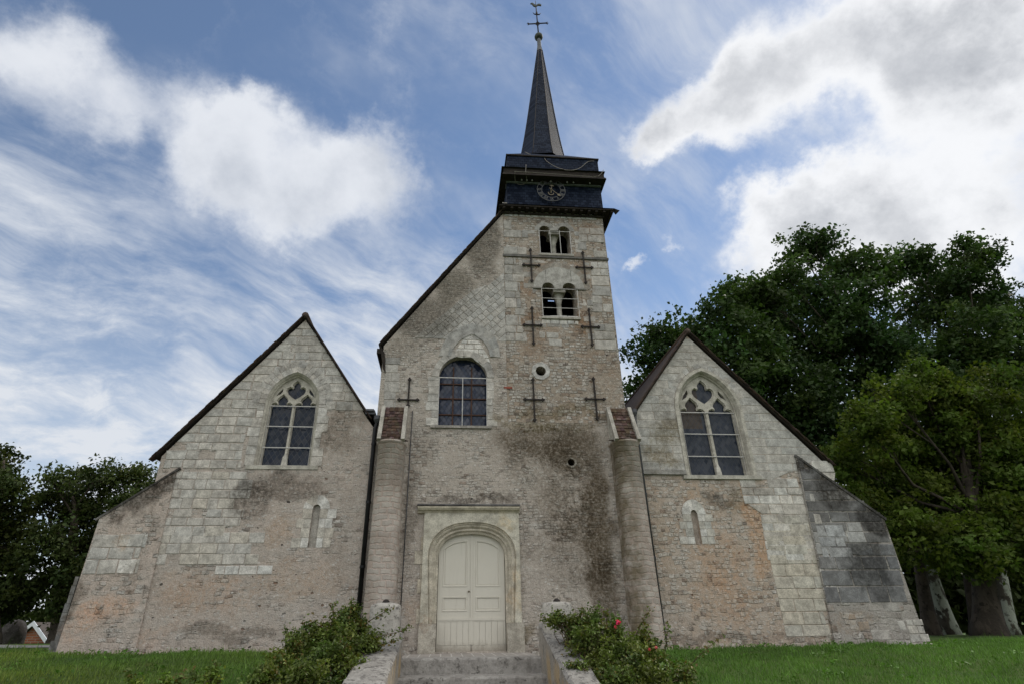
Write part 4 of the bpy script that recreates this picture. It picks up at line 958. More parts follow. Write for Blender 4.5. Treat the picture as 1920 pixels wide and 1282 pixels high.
m = MB(); m.add([(el1.x-.02, ye, ze), (el1.x+.17, ye-.02, ze-.10), (el1.x+.12, ye+.3, ze-.03), (el1.x-.02, ye+.2, ze+.06)], [(0, 1, 2, 3), (3, 2, 1, 0)]); m.build('corner_flap', ZINC, bel)
zb1 = a2(1040, 348, -.02)[1]
m = MB(); m.box(bx0, bx1, -.02, YB-.35, zb0-.01, zb1); m.build('clock_stage', SLATE, bel)
m = MB(); x = bx0-.02
while x < bx1: w = rnd(.3, .7); m.box(x, min(x+w, bx1+.02), -.06-rnd(0, .02), .3, zb1+.002+rnd(-.01, .01), zb1+.075); x += w+.002
m.build('lead_flashing', LEAD, bel)
yo = -.42; o0, o1 = at(942, 330, yo), at(1136, 327, yo); zo = at(1040, 331, yo).z
zi = a2(1040, 322, 0.)[1]
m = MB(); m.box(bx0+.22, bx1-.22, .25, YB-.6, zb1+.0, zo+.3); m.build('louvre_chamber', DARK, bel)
for x in np.linspace(bx0+.05, bx1-.15, 8): m = MB(); m.box(x, x+.10, .03, .14, zb1+.08, zo-.02); m.build('louvre_post', WOOD, bel)
# two lipped upper eave
zo2 = at(1040, 316, yo).z
m = MB(); frame_box(m, o0.x+.0, o1.x, yo, YB+.05, zo, o0.x+.03, o1.x-.03, yo+.03, YB, zo+.09); m.box(o0.x+.06, o1.x-.06, yo+.05, YB-.05, zo+.091, zo2-.05)
frame_box(m, o0.x-.02, o1.x-.02, yo-.02, YB+.05, zo2-.049, o0.x+.12, o1.x-.16, yo+.28, YB-.1, zo2+.16)
m.build('upper_eave', WOOD, bel)
BULB = simple('pale_bulb_glass', (.26, .26, .25), (.32, .32, .30), 9, .4)
for f in (.19, .24, .29, .47, .63, .69, .85):
    m = MB(); x = o0.x+(o1.x-o0.x)*f; m.lathe([(0, -.035), (.028, -.02), (.034, 0), (.02, .03), (0, .035)], 0, 0, 8); 
    m.v[-40:] = [(v[0]+x, v[1]+yo+.22, v[2]+zo-.04) for v in m.v[-40:]]; m.build('bulb', BULB, bel)
q0, q1 = at(951, 305, -.08), at(1121, 308, -.08); zt0 = at(1040, 315, -.08).z; zt1 = at(1040, 297, -.08).z
m = MB(); m.box(q0.x, q1.x, -.08, YB-.4, zt0-.3, zt1); m.build('slate_band', SLATE, bel)
m = MB(); m.box(q0.x-.04, q1.x+.04, -.12, YB-.36, zt1+.001, zt1+.05); m.build('band_lip', WOOD, bel)
scx, scy = 2.88, 1.78; zs0 = at(1020, 290, scy-.8).z
sb0, sb1 = at(977, 288, scy-.45), at(1060, 290, scy-.45); rs = (sb1.x-sb0.x)/2/.97; scx = (sb0.x+sb1.x)/2
m = MB(); oct_ = [(scx+rs*1.02*math.cos(R(22.5-8+45*i)), scy+rs*1.02*math.sin(R(22.5-8+45*i))) for i in range(8)]
frame_box(m, q0.x-.03, q1.x+.03, -.11, YB-.37, zt1+.051, scx-rs*.9, scx+rs*.9, scy-rs*.9, scy+rs*.9, zs0-.05); m.build('belfry_roof', SLATE, bel)
bp = at(1010, 70, scy); zsp = at(1012, 86, scy).z; zt_ = bp.z
m = MB(); n = 8; K = 14
ring = []
for i in range(K+1):
    f = i/K; fl = 1+.10*(1-f)**6
    cxx = scx+(bp.x-scx)*f; rr = (rs*(1-f)+.135*f)*fl; z = zs0-.08+(zsp-.35-zs0)*f
    ring += [(cxx+rr*math.cos(R(22.5-8+45*j)), scy+rr*math.sin(R(22.5-8+45*j)), z) for j in range(8)]
m.add(ring, [(i*8+j, i*8+(j+1) % 8, (i+1)*8+(j+1) % 8, (i+1)*8+j) for i in range(K) for j in range(8)])
ztop = max(v[2] for v in ring); spire = m.build('spire', SLATE, church)
m = MB()
for j in range(8):
    m.tube([ring[i*8+j] for i in range(K+1)], .016, 5)
m.build('hip_flashing', simple('hip_lead', (.03, .026, .026), (.05, .042, .04), 8, .7), spire)
m = MB(); m.lathe([(.155, ztop-.05), (.14, ztop+.05), (.10, ztop+.35), (.085, bp.z-.05)], bp.x, scy, 8, smooth=False); m.build('lead_cap', simple('dull_lead', (.09, .095, .105), (.15, .155, .165), 6, .7, .1, .002), spire)
rb = (at(1018, 70, scy).x-at(1002.5, 70, scy).x)/2; m = MB(); m.lathe([(rb*math.sin(t), bp.z-rb*math.cos(t)) for t in np.linspace(0.01, math.pi-.01, 16)], bp.x, scy, 20); m.build('ball', COPPER, spire)
cr = thing('weather_cross', '', 'x'); del cr['label']; del cr['category']; cr.parent = church; cr.location = (0, -1, 0)
zc = at(1009, 45, scy).z; zt2 = at(1008, 2, scy).z; zk = at(1008, 14, scy).z; zd = at(1008, 28, scy).z
m = MB(); m.tube([(bp.x, scy, bp.z+rb*.9), (bp.x-.02, scy, zk), (bp.x-.03, scy, zt2)], [.035, .026, .010], 6)
aw = at(1024, 45, scy).x-at(1009, 45, scy).x
m.tube([(bp.x-aw, scy+.08, zc+.05), (bp.x+aw*1.05, scy-.08, zc-.03)], .03, 6)
for s in (-1, 1):
    m.tube([(bp.x+s*aw*.28, scy-s*.02, zc), (bp.x, scy, zc+.16)], .022, 5); m.tube([(bp.x+s*aw*.28, scy-s*.02, zc), (bp.x, scy, zc-.16)], .022, 5)
    e = Vector((bp.x+s*aw, scy-s*.08, zc+(.05 if s < 0 else -.03)))
    for a in (.9, 0, -.9): m.tube([e, e+Vector((s*.13*math.cos(a), 0, .13*math.sin(a)))], [.03, .012], 5)
    m.tube([(bp.x, scy, zd), (bp.x+s*.13, scy, zd+.02), (bp.x+s*.20, scy, zd+.14)], [.035, .025, .01], 6)
m.lathe([(.0, zd-.06), (.05, zd), (.05, zd+.16), (0, zd+.22)], bp.x-.01, scy, 8)
m.build('iron_cross', IRON, cr)
m = MB(); c0 = Vector((bp.x-.02, 0, zk)); S = aw*1.0
body = [(-.62, .28), (-.70, .20), (-.56, .20), (-.50, .16), (-.42, .0), (-.30, -.16), (-.05, -.24), (.12, -.12), (.26, .02), (.48, .02), (.66, -.02), (.72, .10), (.60, .24), (.42, .30), (.24, .24), (.10, .08), (-.12, .10), (-.26, .22), (-.38, .34), (-.50, .36)]
m.prism([(c0.x+u*S, c0.z+.12+v*S*1.25) for u, v in body], scy-.025, scy+.025); m.build('weathercock', COPPER, cr)
# ---- clock
ck = thing('clock', '', 'x'); del ck['label']; del ck['category']; ck.parent = church; ck.location = (0, -1, 0)
yc = -.16; cc = at(1033.5, 357, yc); rx_ = (at(1060, 357, yc).x-at(1007, 357, yc).x)/2
rr = rx_*.985
def ringm(m, r, t):
    n = 48; A = [(cc.x+(r+t)*math.cos(2*math.pi*i/n), cc.z+(r+t)*math.sin(2*math.pi*i/n)) for i in range(n)]; B = [(cc.x+(r-t)*math.cos(2*math.pi*i/n), cc.z+(r-t)*math.sin(2*math.pi*i/n)) for i in range(n)]
    m.prism(A, yc-.012, yc+.012, [B])
m = MB(); ringm(m, rr, .009); ringm(m, rr*.68, .008); m.build('dial_ring', NUM, ck)
num = ['XII', 'I', 'II', 'III', 'IIII', 'V', 'VI', 'VII', 'VIII', 'IX', 'X', 'XI']
wid = {'I': .036, 'V': .070, 'X': .070}; hh = rr*.26
for i, s in enumerate(num):
    a = math.pi/2-i*math.pi/6; m = MB(); tot = sum(wid[ch] for ch in s); p = -tot/2; rc = rr*.84
    er = Vector((math.cos(a), math.sin(a))); et = Vector((math.sin(a), -math.cos(a)))
    def stroke(u0, v0, u1, v1, w):
        A = er*(rc+v0)+et*u0; B = er*(rc+v1)+et*u1; d = (B-A).normalized(); n2 = Vector((-d.y, d.x))*w
        m.prism([(cc.x+q.x, cc.z+q.y) for q in (A+n2, A-n2, B-n2, B+n2)], yc-.02, yc+.004+rnd(0, .001))
    for ch in s:
        w = wid[ch]; c = p+w/2
        if ch == 'I': stroke(c, -hh/2, c, hh/2, .009)
        elif ch == 'V': stroke(c-w*.36, hh/2, c, -hh/2, .009); stroke(c+w*.36, hh/2, c, -hh/2, .004)
        else: stroke(c-w*.36, hh/2, c+w*.36, -hh/2, .009); stroke(c+w*.36, hh/2, c-w*.36, -hh/2, .004)
        p += w
    m.build('numeral', NUM, ck)
def hand(name, adeg, L, tail, spade):
    a = R(adeg); d = Vector((math.sin(a), math.cos(a))); n2 = Vector((-d.y, d.x)); m = MB(); P = lambda s, t: (cc.x+d.x*s+n2.x*t, cc.z+d.y*s+n2.y*t)
    m.prism([P(-tail, .012), P(L*.7, .010), P(L*.72, spade), P(L*.86, spade*.9), P(L, 0), P(L*.86, -spade*.9), P(L*.72, -spade), P(L*.7, -.010), P(-tail, -.012)], yc-.045, yc-.03)
    if name == 'hour_hand':
        q = [P(-tail+.12*math.sin(t)*0+.0-.10*math.cos(t), .11*math.sin(t)) for t in np.linspace(-1.9, 1.9, 11)]; q2 = [P(-tail-.065*math.cos(t), .085*math.sin(t)) for t in np.linspace(1.8, -1.8, 11)]
        m.prism(q+q2, yc-.044, yc-.031)
    m.build(name, BRASS, ck)
hand('minute_hand', 134, rr*.86, .10, .045)
m_ = hand('hour_hand', 8, rr*.42, .17, .075)
m = MB(); m.tube([(cc.x, yc-.06, cc.z), (cc.x, .1, cc.z)], .035, 10); m.build('hub', BRASS, ck)
m = MB(); m.tube([(cc.x, yc, cc.z+rr), (cc.x, -.02, cc.z+rr+.05)], .012, 5); m.build('dial_bracket', IRON, ck); m = MB(); m.tube([(cc.x, yc, cc.z-rr), (cc.x, .0, cc.z-rr)], .012, 5); m.build('dial_bracket', IRON, ck)
# ---- loose pale cables on the belfry
z7 = lambda x, y, Y: at(930+x/7.54, 270+y/7.54, Y)
def cable(L):
    m = MB(); P = [z7(*p) for p in L]; Q = []
    for i in range(len(P)-1):
        for k in range(5):
            t = k/5; p0, p1, p2, p3 = P[max(i-1, 0)], P[i], P[i+1], P[min(i+2, len(P)-1)]
            Q.append(.5*((2*p1)+(p2-p0)*t+(2*p0-5*p1+4*p2-p3)*t*t+(3*p1-p0-3*p2+p3)*t**3))
    m.tube(Q+[P[-1]], .011, 5); m.build('cable', CABLE, bel)
cable([(410, 118, .6), (520, 165, .3), (655, 178, .0), (720, 250, -.14), (840, 325, -.22), (980, 370, -.45), (1100, 372, -.47), (1200, 335, -.3), (1300, 255, -.14), (1390, 248, -.12)])
cable([(425, 296, -.45), (420, 400, -.46), (432, 480, -.3), (430, 545, -.12), (370, 578, -.08), (300, 565, -.08), (272, 520, -.2), (268, 405, -.46), (300, 395, -.47), (700, 420, -.47), (1100, 448, -.47), (1400, 465, -.47), (1480, 430, -.46), (1520, 370, -.46)])

# ================================================================== LABELS OF THE CHURCH
church['label'] = 'old pale stone village church with slate spire, clock and two side gables'
church['category'] = 'church'

# ================================================================== STEPS AND THEIR SIDE WALLS
def oldstone(name, c1, c2, c3, moss, amt=.6, warm=None):
    m = start(name); P = pos(); x, y, z = sep(P); n = noise(P, 3.2, 7, .68); f = noise(P, 26., 5, .65); g = noise(P, 9., 6, .7)
    col = mix(sm(n, .35, .65), c1, c2); col = mix(sm(g, .50, .62)*amt, col, c3)
    if warm: col = mix(sm(noise(vmul(P, (1., 1., .35)), 2.2, 4), .46, .60)*.75*sm(z, .25, -.1), col, warm)
    col = mix(sm(noise(P, 5., 6, .7)+(f-.5)*.3, .56, .68)*.9, col, moss)
    lich = sm(noise(P, 17., 5, .7), .60, .68); col = mix(lich*.6, col, (.40, .39, .36))
    col = mix(1., col, mix(f, (.7, .7, .7), (1.3, 1.3, 1.3)), 'MULTIPLY')
    finish(col, .92, n*.6+g*.7+f*.35, .03, spec=.15); return m
M_STEP = oldstone('worn_step_stone', (.35, .335, .31), (.28, .265, .245), (.16, .15, .137), (.06, .055, .048), .6)
M_SIDE = oldstone('stair_wall_render', (.33, .305, .265), (.27, .25, .22), (.16, .15, .135), (.10, .095, .085), .5, warm=(.40, .29, .15))
M_COPE = oldstone('lichened_coping', (.30, .29, .27), (.22, .21, .195), (.085, .08, .075), (.045, .042, .038), .8)
M_PIL = oldstone('weathered_pillar_stone', (.46, .435, .39), (.39, .37, .33), (.15, .142, .13), (.06, .056, .05), .5)
def rough_slab(m, x0, x1, y0, y1, z0, z1, nx=40, j=.012, bev=.03):      # block with a worn front edge
    xs = np.linspace(x0, x1, nx)
    prof = [(y1, z1), (y0+bev*1.6, z1), (y0+bev*.5, z1-bev*.25), (y0, z1-bev*1.2), (y0+.004, (z0+z1)/2), (y0, z0)]
    vs = []
    for x in xs:
        a = rnd(-j, j)
        for k, (y, z) in enumerate(prof): vs.append((x, y+(a+rnd(-j, j)*.5 if 0 < k else 0), z+(rnd(-j, j)*.4 if k in (1, 2) else 0)))
    k = len(prof); fs = [(i*k+q, i*k+q+1, (i+1)*k+q+1, (i+1)*k+q) for i in range(nx-1) for q in range(k-1)]
    fs += [tuple(range(k))[::-1], tuple((nx-1)*k+q for q in range(k))]
    m.add(vs, fs, smooth=False)
st = thing('stone_steps', 'worn grey stone steps leading up to the beige church door', 'steps', (-.08, -2.2, 0))
xa, xb = -1.53, 1.34
m = MB(); rough_slab(m, xa, xb, -2.1, -1.62, -.30, .0); m.build('step', M_STEP, st)
m = MB(); rough_slab(m, xa-.08, xb+.06, -2.72, -2.0, -.58, -.285); m.build('step', M_STEP, st)
m = MB(); rough_slab(m, xa-.2, xb+.2, -3.4, -2.6, -.88, -.57); m.build('step', M_STEP, st)
def pavermat():
    m = start('grey_brick_paving'); P = pos(); n = new('ShaderNodeTexBrick'); n.offset = .0
    lk(vmul(P, (1., 1., 1.)), n.inputs[0]); n.inputs['Scale'].default_value = 1.; n.inputs['Brick Width'].default_value = .235; n.inputs['Row Height'].default_value = .40; n.inputs['Mortar Size'].default_value = .012
    lk((.32, .295, .27), n.inputs['Color1']); lk((.26, .24, .22), n.inputs['Color2']); lk((.45, .43, .40), n.inputs['Mortar'])
    f = noise(P, 12., 6, .65); finish(mix(1., X(n.outputs[0]), mix(f, (.65, .65, .65), (1.3, 1.3, 1.3)), 'MULTIPLY'), .9, f, .01, spec=.2); return m
m = MB(); m.box(xa, xb, -1.618, .15, -.25, -.004); m.build('landing', pavermat(), st)
def stair_wall(label, A, B, xi, xo, pil, pw, rnd_top):
    t = thing('stair_wall', label, 'wall', (xi, -2.5, -.4), 'walls beside the steps')
    d = (B-A)/(A.y-B.y); y0, y1 = -1.95, -8.2; n = 34; vs = []
    for i in range(n):
        y = y0+(y1-y0)*i/(n-1); z = A.z+d.z*(A.y-y); j = lambda s=.014: rnd(-s, s)
        sg = 1 if xo > xi else -1
        pr = [(xi, -1.6), (xi+j(.006), z-.07), (xi-sg*.012+j(), z-.03+j()), (xi+sg*.03+j(), z+.012+j(.008)), ((xi+xo)/2, z+.02+j()), (xo-sg*.04+j(), z+j()), (xo+j(), z-.06), (xo, -1.6)]
        vs += [(x, y, zz) for x, zz in pr]
    k = 8; m = MB(); 
    for q in range(k-1):
        m.add([vs[i*k+q] for i in range(n)]+[vs[i*k+q+1] for i in range(n)], [(i, i+1, n+i+1, n+i) for i in range(n-1)], mat=1 if 2 <= q <= 5 else 0, smooth=q in (3, 4))
    m.add([vs[q] for q in range(k)]+[vs[(n-1)*k+q] for q in range(k)], [tuple(range(k)), tuple(range(2*k-1, k-1, -1))])
    m.build('wall_body', [M_SIDE, M_COPE], t)
    m = MB(); (px0, px1), py, (pz0, pz1) = pil; c = (px0+px1)/2; w = (px1-px0)/2; N = 28
    def sq(s, e): return [(c+s*w*math.copysign(abs(math.cos(2*math.pi*i/N))**e, math.cos(2*math.pi*i/N)), py+s*pw*math.copysign(abs(math.sin(2*math.pi*i/N))**e, math.sin(2*math.pi*i/N))) for i in range(N)]
    L = [(pz0, 1., rnd_top), (pz1-.10, 1., rnd_top), (pz1-.045, .985, rnd_top), (pz1-.012, .93, rnd_top), (pz1+.012, .75, rnd_top), (pz1+.03, .3, rnd_top), (pz1+.032, .02, rnd_top)]
    vs = []
    for z, s, e in L: vs += [(x+rnd(-.005, .005), y+rnd(-.005, .005), z) for x, y in sq(s, e)]
    m.add(vs, [(i*N+q, i*N+(q+1) % N, (i+1)*N+(q+1) % N, (i+1)*N+q) for i in range(len(L)-1) for q in range(N)], smooth=True)
    o = m.build('pillar', M_PIL, t)
    m = MB(); m.lathe([(.075, pz1-.01), (.078, pz1+.03), (.06, pz1+.065), (.03, pz1+.085), (.012, pz1+.09), (0.001, pz1+.09)], c, py-.05, 14); m.build('iron_cap', IRON, o)
A0, B0 = at(752, 1196, -2.5), at(702, 1282, -5.6)
A1, B1 = at(1018, 1183, -2.5), at(1073, 1282, -5.0)
pA0, pA1 = at(692, 1135, -2.75), at(750, 1135, -2.75); zA = at(722, 1131, -2.75).z
pB0, pB1 = at(1020, 1135, -2.75), at(1077, 1135, -2.75); zB = at(1048, 1129, -2.75).z
stair_wall('lichened stone wall left of the steps, square topped pillar at its upper end', A0, B0, A0.x, A0.x-.62, ((pA0.x, pA1.x), -2.45, (-1.2, zA)), .26, .45)
stair_wall('grey stone wall right of the steps, round pillar at its upper end', A1, B1, A1.x, A1.x+.50, ((pB0.x, pB1.x), -2.45, (-1.2, zB)), .29, .9)

# ================================================================== GROUND
def gh(x, y):
    x = np.asarray(x, float); y = np.asarray(y, float)
    z = .02+.10*np.clip((-x-2)/8, 0, 1)
    z = z-np.clip(-1.4-y, 0, 11)*.092
    z = z+.02*np.sin(x*.9+y*.4)+.015*np.sin(x*2.1-y*1.3)
    d = np.hypot(x, np.maximum(y, 0)-0); z = z-np.clip(np.maximum(y, 0)-9, 0, 60)*.012-np.clip(np.abs(x)-16, 0, 60)*.012
    z = z-.62*np.exp(-((x+.1)/1.6)**8)*np.clip((1.2-y)/.3, 0, 1)       # the path sunk between the stair walls
    return z
def gx(a, b, fine, far): 
    c = np.concatenate([-np.geomspace(-a, far, 26)[::-1] if a < 0 else [], np.arange(a, b, fine), np.geomspace(b, far, 26)]); return np.unique(np.round(c, 4))
xs = gx(-38, 30, .35, 900.); ys = gx(-14, 16, .35, 900.)
Xg, Yg = np.meshgrid(xs, ys); Zg = gh(Xg, Yg); nx, ny = len(xs), len(ys)
V = np.stack([Xg, Yg, Zg], -1).reshape(-1, 3)
i = np.arange(nx-1)[None]+np.arange(ny-1)[:, None]*nx; Fq = np.stack([i, i+1, i+nx+1, i+nx], -1).reshape(-1, 4)
me = bpy.data.meshes.new('ground'); me.from_pydata(V.tolist(), [], Fq.tolist()); me.polygons.foreach_set('use_smooth', [True]*len(Fq))
def lawnmat():
    m = start('lawn_turf'); P = pos(); x, y, z = sep(P); n = noise(P, 1.3, 6, .65); f = noise(P, 18., 5, .7)
    col = mix(sm(n, .35, .65), (.050, .092, .022), (.075, .105, .028)); col = mix(sm(f, .4, .65)*.6, col, (.030, .055, .014)); col = mix(sm(noise(P, .5, 5, .6), .52, .65)*.5*sm(x, 1., -6.), col, (.13, .12, .035))  # last mix puts the left side's sunlit yellow into the turf colour
    wall = sm(y+(f-.5)*.5, -.62, -.25)*sm(y, .3, .1)*sm(x, -9.6, -9.3)*sm(x, 11.8, 11.5); col = mix(wall, col, mix(f, (.14, .115, .085), (.22, .19, .15)))
    path = sm(x.abs()+(f-.5)*.3, 1.75, 1.5)*sm(y, -2., -2.4); col = mix(path, col, (.25, .23, .2))
    finish(col, .95, f, .03, spec=.1); return m
me.materials.append(lawnmat()); g = bpy.data.objects.new('ground', me); COL.objects.link(g); g['kind'] = 'structure'; g['label'] = 'green mown lawn sloping around the church'
# tarmac lane beyond the left end of the church
def strip(name, pts, w, mat, dz):
    m = MB(); vs = []
    for i, (x, y) in enumerate(pts):
        a = Vector(pts[max(i-1, 0)]); b = Vector(pts[min(i+1, len(pts)-1)]); d = (b-a).normalized(); n = Vector((-d.y, d.x))
        for s in (-1, -.5, 0, .5, 1):
            q = Vector((x, y))+n*w*s; vs.append((q.x, q.y, float(gh(q.x, q.y))+dz))
    m.add(vs, [(i*5+k, i*5+k+1, (i+1)*5+k+1, (i+1)*5+k) for i in range(len(pts)-1) for k in range(4)], smooth=True)
    return m.build(name, mat)
rd = strip('road', [(-36+.6*k, 5.6) for k in range(46)], 1.6, simple('pale_tarmac', (.11, .11, .11), (.15, .148, .143), 3., .9, 0, .004), .018)
rd['kind'] = 'structure'; rd['label'] = 'pale tarmac lane beyond the left end of the church'

# ================================================================== LEAF AND TREE BUILDERS
def leafmat(name, base, trans=.3, rough=.5, spec=.3):
    m = start(name); c = mix(1., attr(), base, 'MULTIPLY'); finish(c, rough, spec=spec, trans=trans); return m
def leaf_obj(name, C, T, S, mat, parent=None, fold=.35, narrow=.62, up=.35, smooth=False):
    """C leaf centres, T tints (n,3), S sizes; each leaf is two folded triangles pairs"""
    n = len(C); nr = NP.normal(size=(n, 3)); nr[:, 2] += up*2; nr /= np.linalg.norm(nr, axis=1)[:, None]
    a = np.cross(nr, NP.normal(size=(n, 3))); a /= np.linalg.norm(a, axis=1)[:, None]; b = np.cross(nr, a); S = S[:, None]
    v = np.empty((n, 4, 3)); v[:, 0] = C-a*S; v[:, 2] = C+a*S*.9
    v[:, 1] = C+b*S*narrow+nr*S*fold; v[:, 3] = C-b*S*narrow+nr*S*fold
    w = worigin(parent); v -= np.array(w)
    me = bpy.data.meshes.new(name); me.vertices.add(n*4); me.vertices.foreach_set('co', v.ravel())
    idx = np.arange(n)[:, None]*4; t = np.concatenate([idx+[0, 1, 2], idx+[0, 2, 3]], 1).reshape(-1)
    me.loops.add(n*6); me.loops.foreach_set('vertex_index', t.astype(np.int32)); me.polygons.add(n*2)
    me.polygons.foreach_set('loop_start', np.arange(n*2, dtype=np.int32)*3); me.polygons.foreach_set('loop_total', np.full(n*2, 3, np.int32))
    me.update(calc_edges=True); me.validate()
    ca = me.color_attributes.new('tint', 'FLOAT_COLOR', 'POINT'); buf = np.ones((n*4, 4), np.float32); buf[:, :3] = np.repeat(T, 4, 0); ca.data.foreach_set('color', buf.ravel())
    me.materials.append(mat); o = bpy.data.objects.new(name, me); COL.objects.link(o); o.parent = parent; return o
def crown_points(lobes, dens, clump, leafn, flat=.75):
    """lobes (centre, radius): clumps of leaves spread over and through each lobe"""
    C, T, K = [], [], []
    for c, r in lobes:
        lt = NP.uniform(.8, 1.22); lw = NP.uniform(-.06, .10)
        n = max(6, int(dens*r*r)); d = NP.normal(size=(n, 3)); d /= np.linalg.norm(d, axis=1)[:, None]
        rad = r*(1-.8*NP.random(n)**1.3); q = np.array(c)+d*rad[:, None]*[1, 1, .92]; K.append(q)
        for p in q:
            k = int(leafn*NP.uniform(.6, 1.4)); s = clump*NP.uniform(.6, 1.3)
            C.append(p+np.clip(NP.normal(size=(k, 3)), -1.7, 1.7)*s*[1, 1, flat]*.46)
            h = NP.uniform(.58, 1.45); wv = NP.uniform(-.12, .14); wv += lw; t = lt*np.array([h*(1+wv), h, h*(1-wv)])
            T.append(t*NP.uniform(.8, 1.2, size=(k, 1)))
    return np.concatenate(C), np.concatenate(T), K
def barkmat(name, c1, c2, c3, sc=2.5):
    m = start(name); P = pos(); n = noise(vmul(P, (1., 1., .45)), sc, 6, .6); f = noise(P, 14., 5, .65)
    col = mix(sm(n, .46, .52), c1, c2); col = mix(sm(noise(vadd(P, (4., 1., 0.)), sc*1.7, 5, .6), .56, .62), col, c3); col = mix(1., col, mix(f, (.7, .7, .7), (1.3, 1.3, 1.3)), 'MULTIPLY')
    finish(col, .9, n*.5+f*.6, .03, spec=.15); return m
PLANE_BARK = barkmat('mottled_plane_bark', (.068, .060, .047), (.27, .29, .24), (.045, .04, .032), 1.7); DARK_BARK = barkmat('dark_bark', (.050, .042, .033), (.075, .062, .048), (.03, .026, .02))
GREY_BARK = barkmat('grey_brown_bark', (.10, .088, .075), (.14, .122, .10), (.06, .052, .042))
L_PLANE = leafmat('plane_leaf', (.040, .072, .020), .28, .6, .2); L_LIME = leafmat('lime_leaf', (.080, .113, .019), .36, .6, .15); L_DARK = leafmat('dark_leaf', (.040, .056, .014), .2, .65, .15); L_ROSE = leafmat('rose_leaf', (.098, .135, .030), .25, .5, .3)
def tree(name, label, base, lobes, mat, bark, dens, clump, leafn, leafs, trunk_r, top, lean=(0, 0), group=None, fork=.35):
    t = thing(name, label, 'tree', base, group); b = Vector(base)
    m = MB(); K = 36; P = []; rad = []; lm = MB(); H_ = (Vector(top)-b).length
    top = Vector(top)
    for i in range(K+1):
        f = i/K; p = b.lerp(top, f)+Vector((math.sin(f*5+b.x)*.25*f, math.cos(f*4+b.y)*.25*f, 0)); p.x += lean[0]*f*(1-f); P.append(p); rad.append(trunk_r*((1-f)**.8*.85+.10)*(1+.55*math.exp(-f*H_/.45)))
    P[0] = P[0]-Vector((0, 0, .35)); m.tube(P, rad, 14)
    C, T, KS = crown_points(lobes, dens, clump, leafn)
    for (c, r), ks in zip(lobes, KS):
        c = Vector(c); f = min(.92, max(fork, fork+(c.z-b.z)/(top.z-b.z)*.35*rnd(.6, 1.1))); i = int(f*K); p = P[i].lerp(P[min(i+1, K)], f*K-i)
        mid = p.lerp(c, .5)+Vector((rnd(-.4, .4), rnd(-.4, .4), -.12*(c-p).length+rnd(0, .4)))
        r0 = max(.035, trunk_r*.26*(1-f*.55)); lm.tube([p, p.lerp(mid, .5)+Vector((0, 0, .1)), mid, c.lerp(mid, .3), c], [r0, r0*.8, r0*.6, r0*.42, r0*.25], 7)
        for q in random.sample(list(ks), min(9, len(ks))):
            q = Vector(q); s = mid.lerp(c, rnd(.2, 1.)); w = s.lerp(q, .55)+Vector((rnd(-.2, .2), rnd(-.2, .2), rnd(-.05, .25))); lm.tube([s, w, q], [r0*.26, r0*.17, .012], 5)
    m.build('trunk', bark, t); lm.build('limbs', DARK_BARK, t)
    leaf_obj('crown', C, T, leafs*NP.uniform(.5, 1.55, len(C)), mat, t, up=.25)
    return t
def lobes(L, Y, jy=2.0):
    out = []
    for x, y, r in L:
        Yk = Y+NP.uniform(-jy, jy); p = at(x, y, Yk); k = (at(x+r, y, Yk)-p).length; out.append(((p.x, p.y, p.z), k))
    return out
def base_at(x, y, Y):
    p = at(x, y, Y); return (p.x, Y, float(gh(p.x, Y)))
Lp = lobes([(1213, 668, 42), (1240, 640, 45), (1290, 640, 60), (1345, 600, 60), (1395, 562, 50), (1300, 720, 75), (1390, 660, 85), (1455, 620, 70), (1225, 735, 50), (1450, 740, 90), (1370, 760, 70)], 13)
tree('plane_tree', 'tall dark plane tree rising directly behind the right gable, leftmost of the planes', base_at(1560, 1190, 13.5), Lp, L_PLANE, PLANE_BARK, 10.6, .85, 60, .13, .34, tuple(at(1380, 600, 13.2)), group='plane trees behind the church')
Lp = lobes([(1500, 468, 38), (1532, 460, 36), (1470, 515, 42), (1580, 500, 46), (1630, 500, 42), (1520, 560, 66), (1600, 580, 66), (1440, 560, 40), (1545, 660, 85), (1640, 660, 75), (1520, 760, 80), (1600, 770, 80), (1560, 850, 70), (1510, 830, 50)], 13.5)
tree('plane_tree', 'tallest dark plane tree with pale mottled trunk beside the right buttress', base_at(1790, 1208, 13.5), Lp, L_PLANE, PLANE_BARK, 10.6, .85, 60, .13, .36, tuple(at(1560, 520, 13.5)), group='plane trees behind the church')
Lp = lobes([(1672, 505, 34), (1715, 495, 38), (1765, 520, 42), (1812, 478, 32), (1846, 478, 28), (1820, 540, 52), (1870, 580, 50), (1910, 610, 50), (1740, 590, 66), (1830, 650, 80), (1720, 690, 80), (1920, 700, 80), (1790, 760, 80)], 14.5)
tree('plane_tree', 'dark plane tree with pale mottled trunk, farthest right behind the light green lime', base_at(1900, 1206, 14.), Lp, L_PLANE, PLANE_BARK, 10.6, .85, 60, .13, .34, tuple(at(1790, 560, 14.5)), group='plane trees behind the church')
Lp = lobes([(1722, 706, 36), (1680, 745, 46), (1765, 730, 46), (1830, 745, 48), (1900, 735, 52), (1630, 800, 55), (1720, 800, 76), (1830, 820, 86), (1915, 830, 80), (1590, 870, 48), (1670, 900, 84), (1780, 920, 96), (1890, 930, 96), (1610, 950, 50), (1700, 1000, 66), (1800, 1010, 70), (1900, 1010, 80), (1960, 900, 80), ], 7.5, 1.6)
tree('lime_tree', 'low spreading yellow green lime tree beside the right buttress', base_at(1862, 1207, 8.), Lp, L_LIME, DARK_BARK, 21, .55, 66, .095, .5, tuple(at(1800, 760, 7.5)), fork=.25)
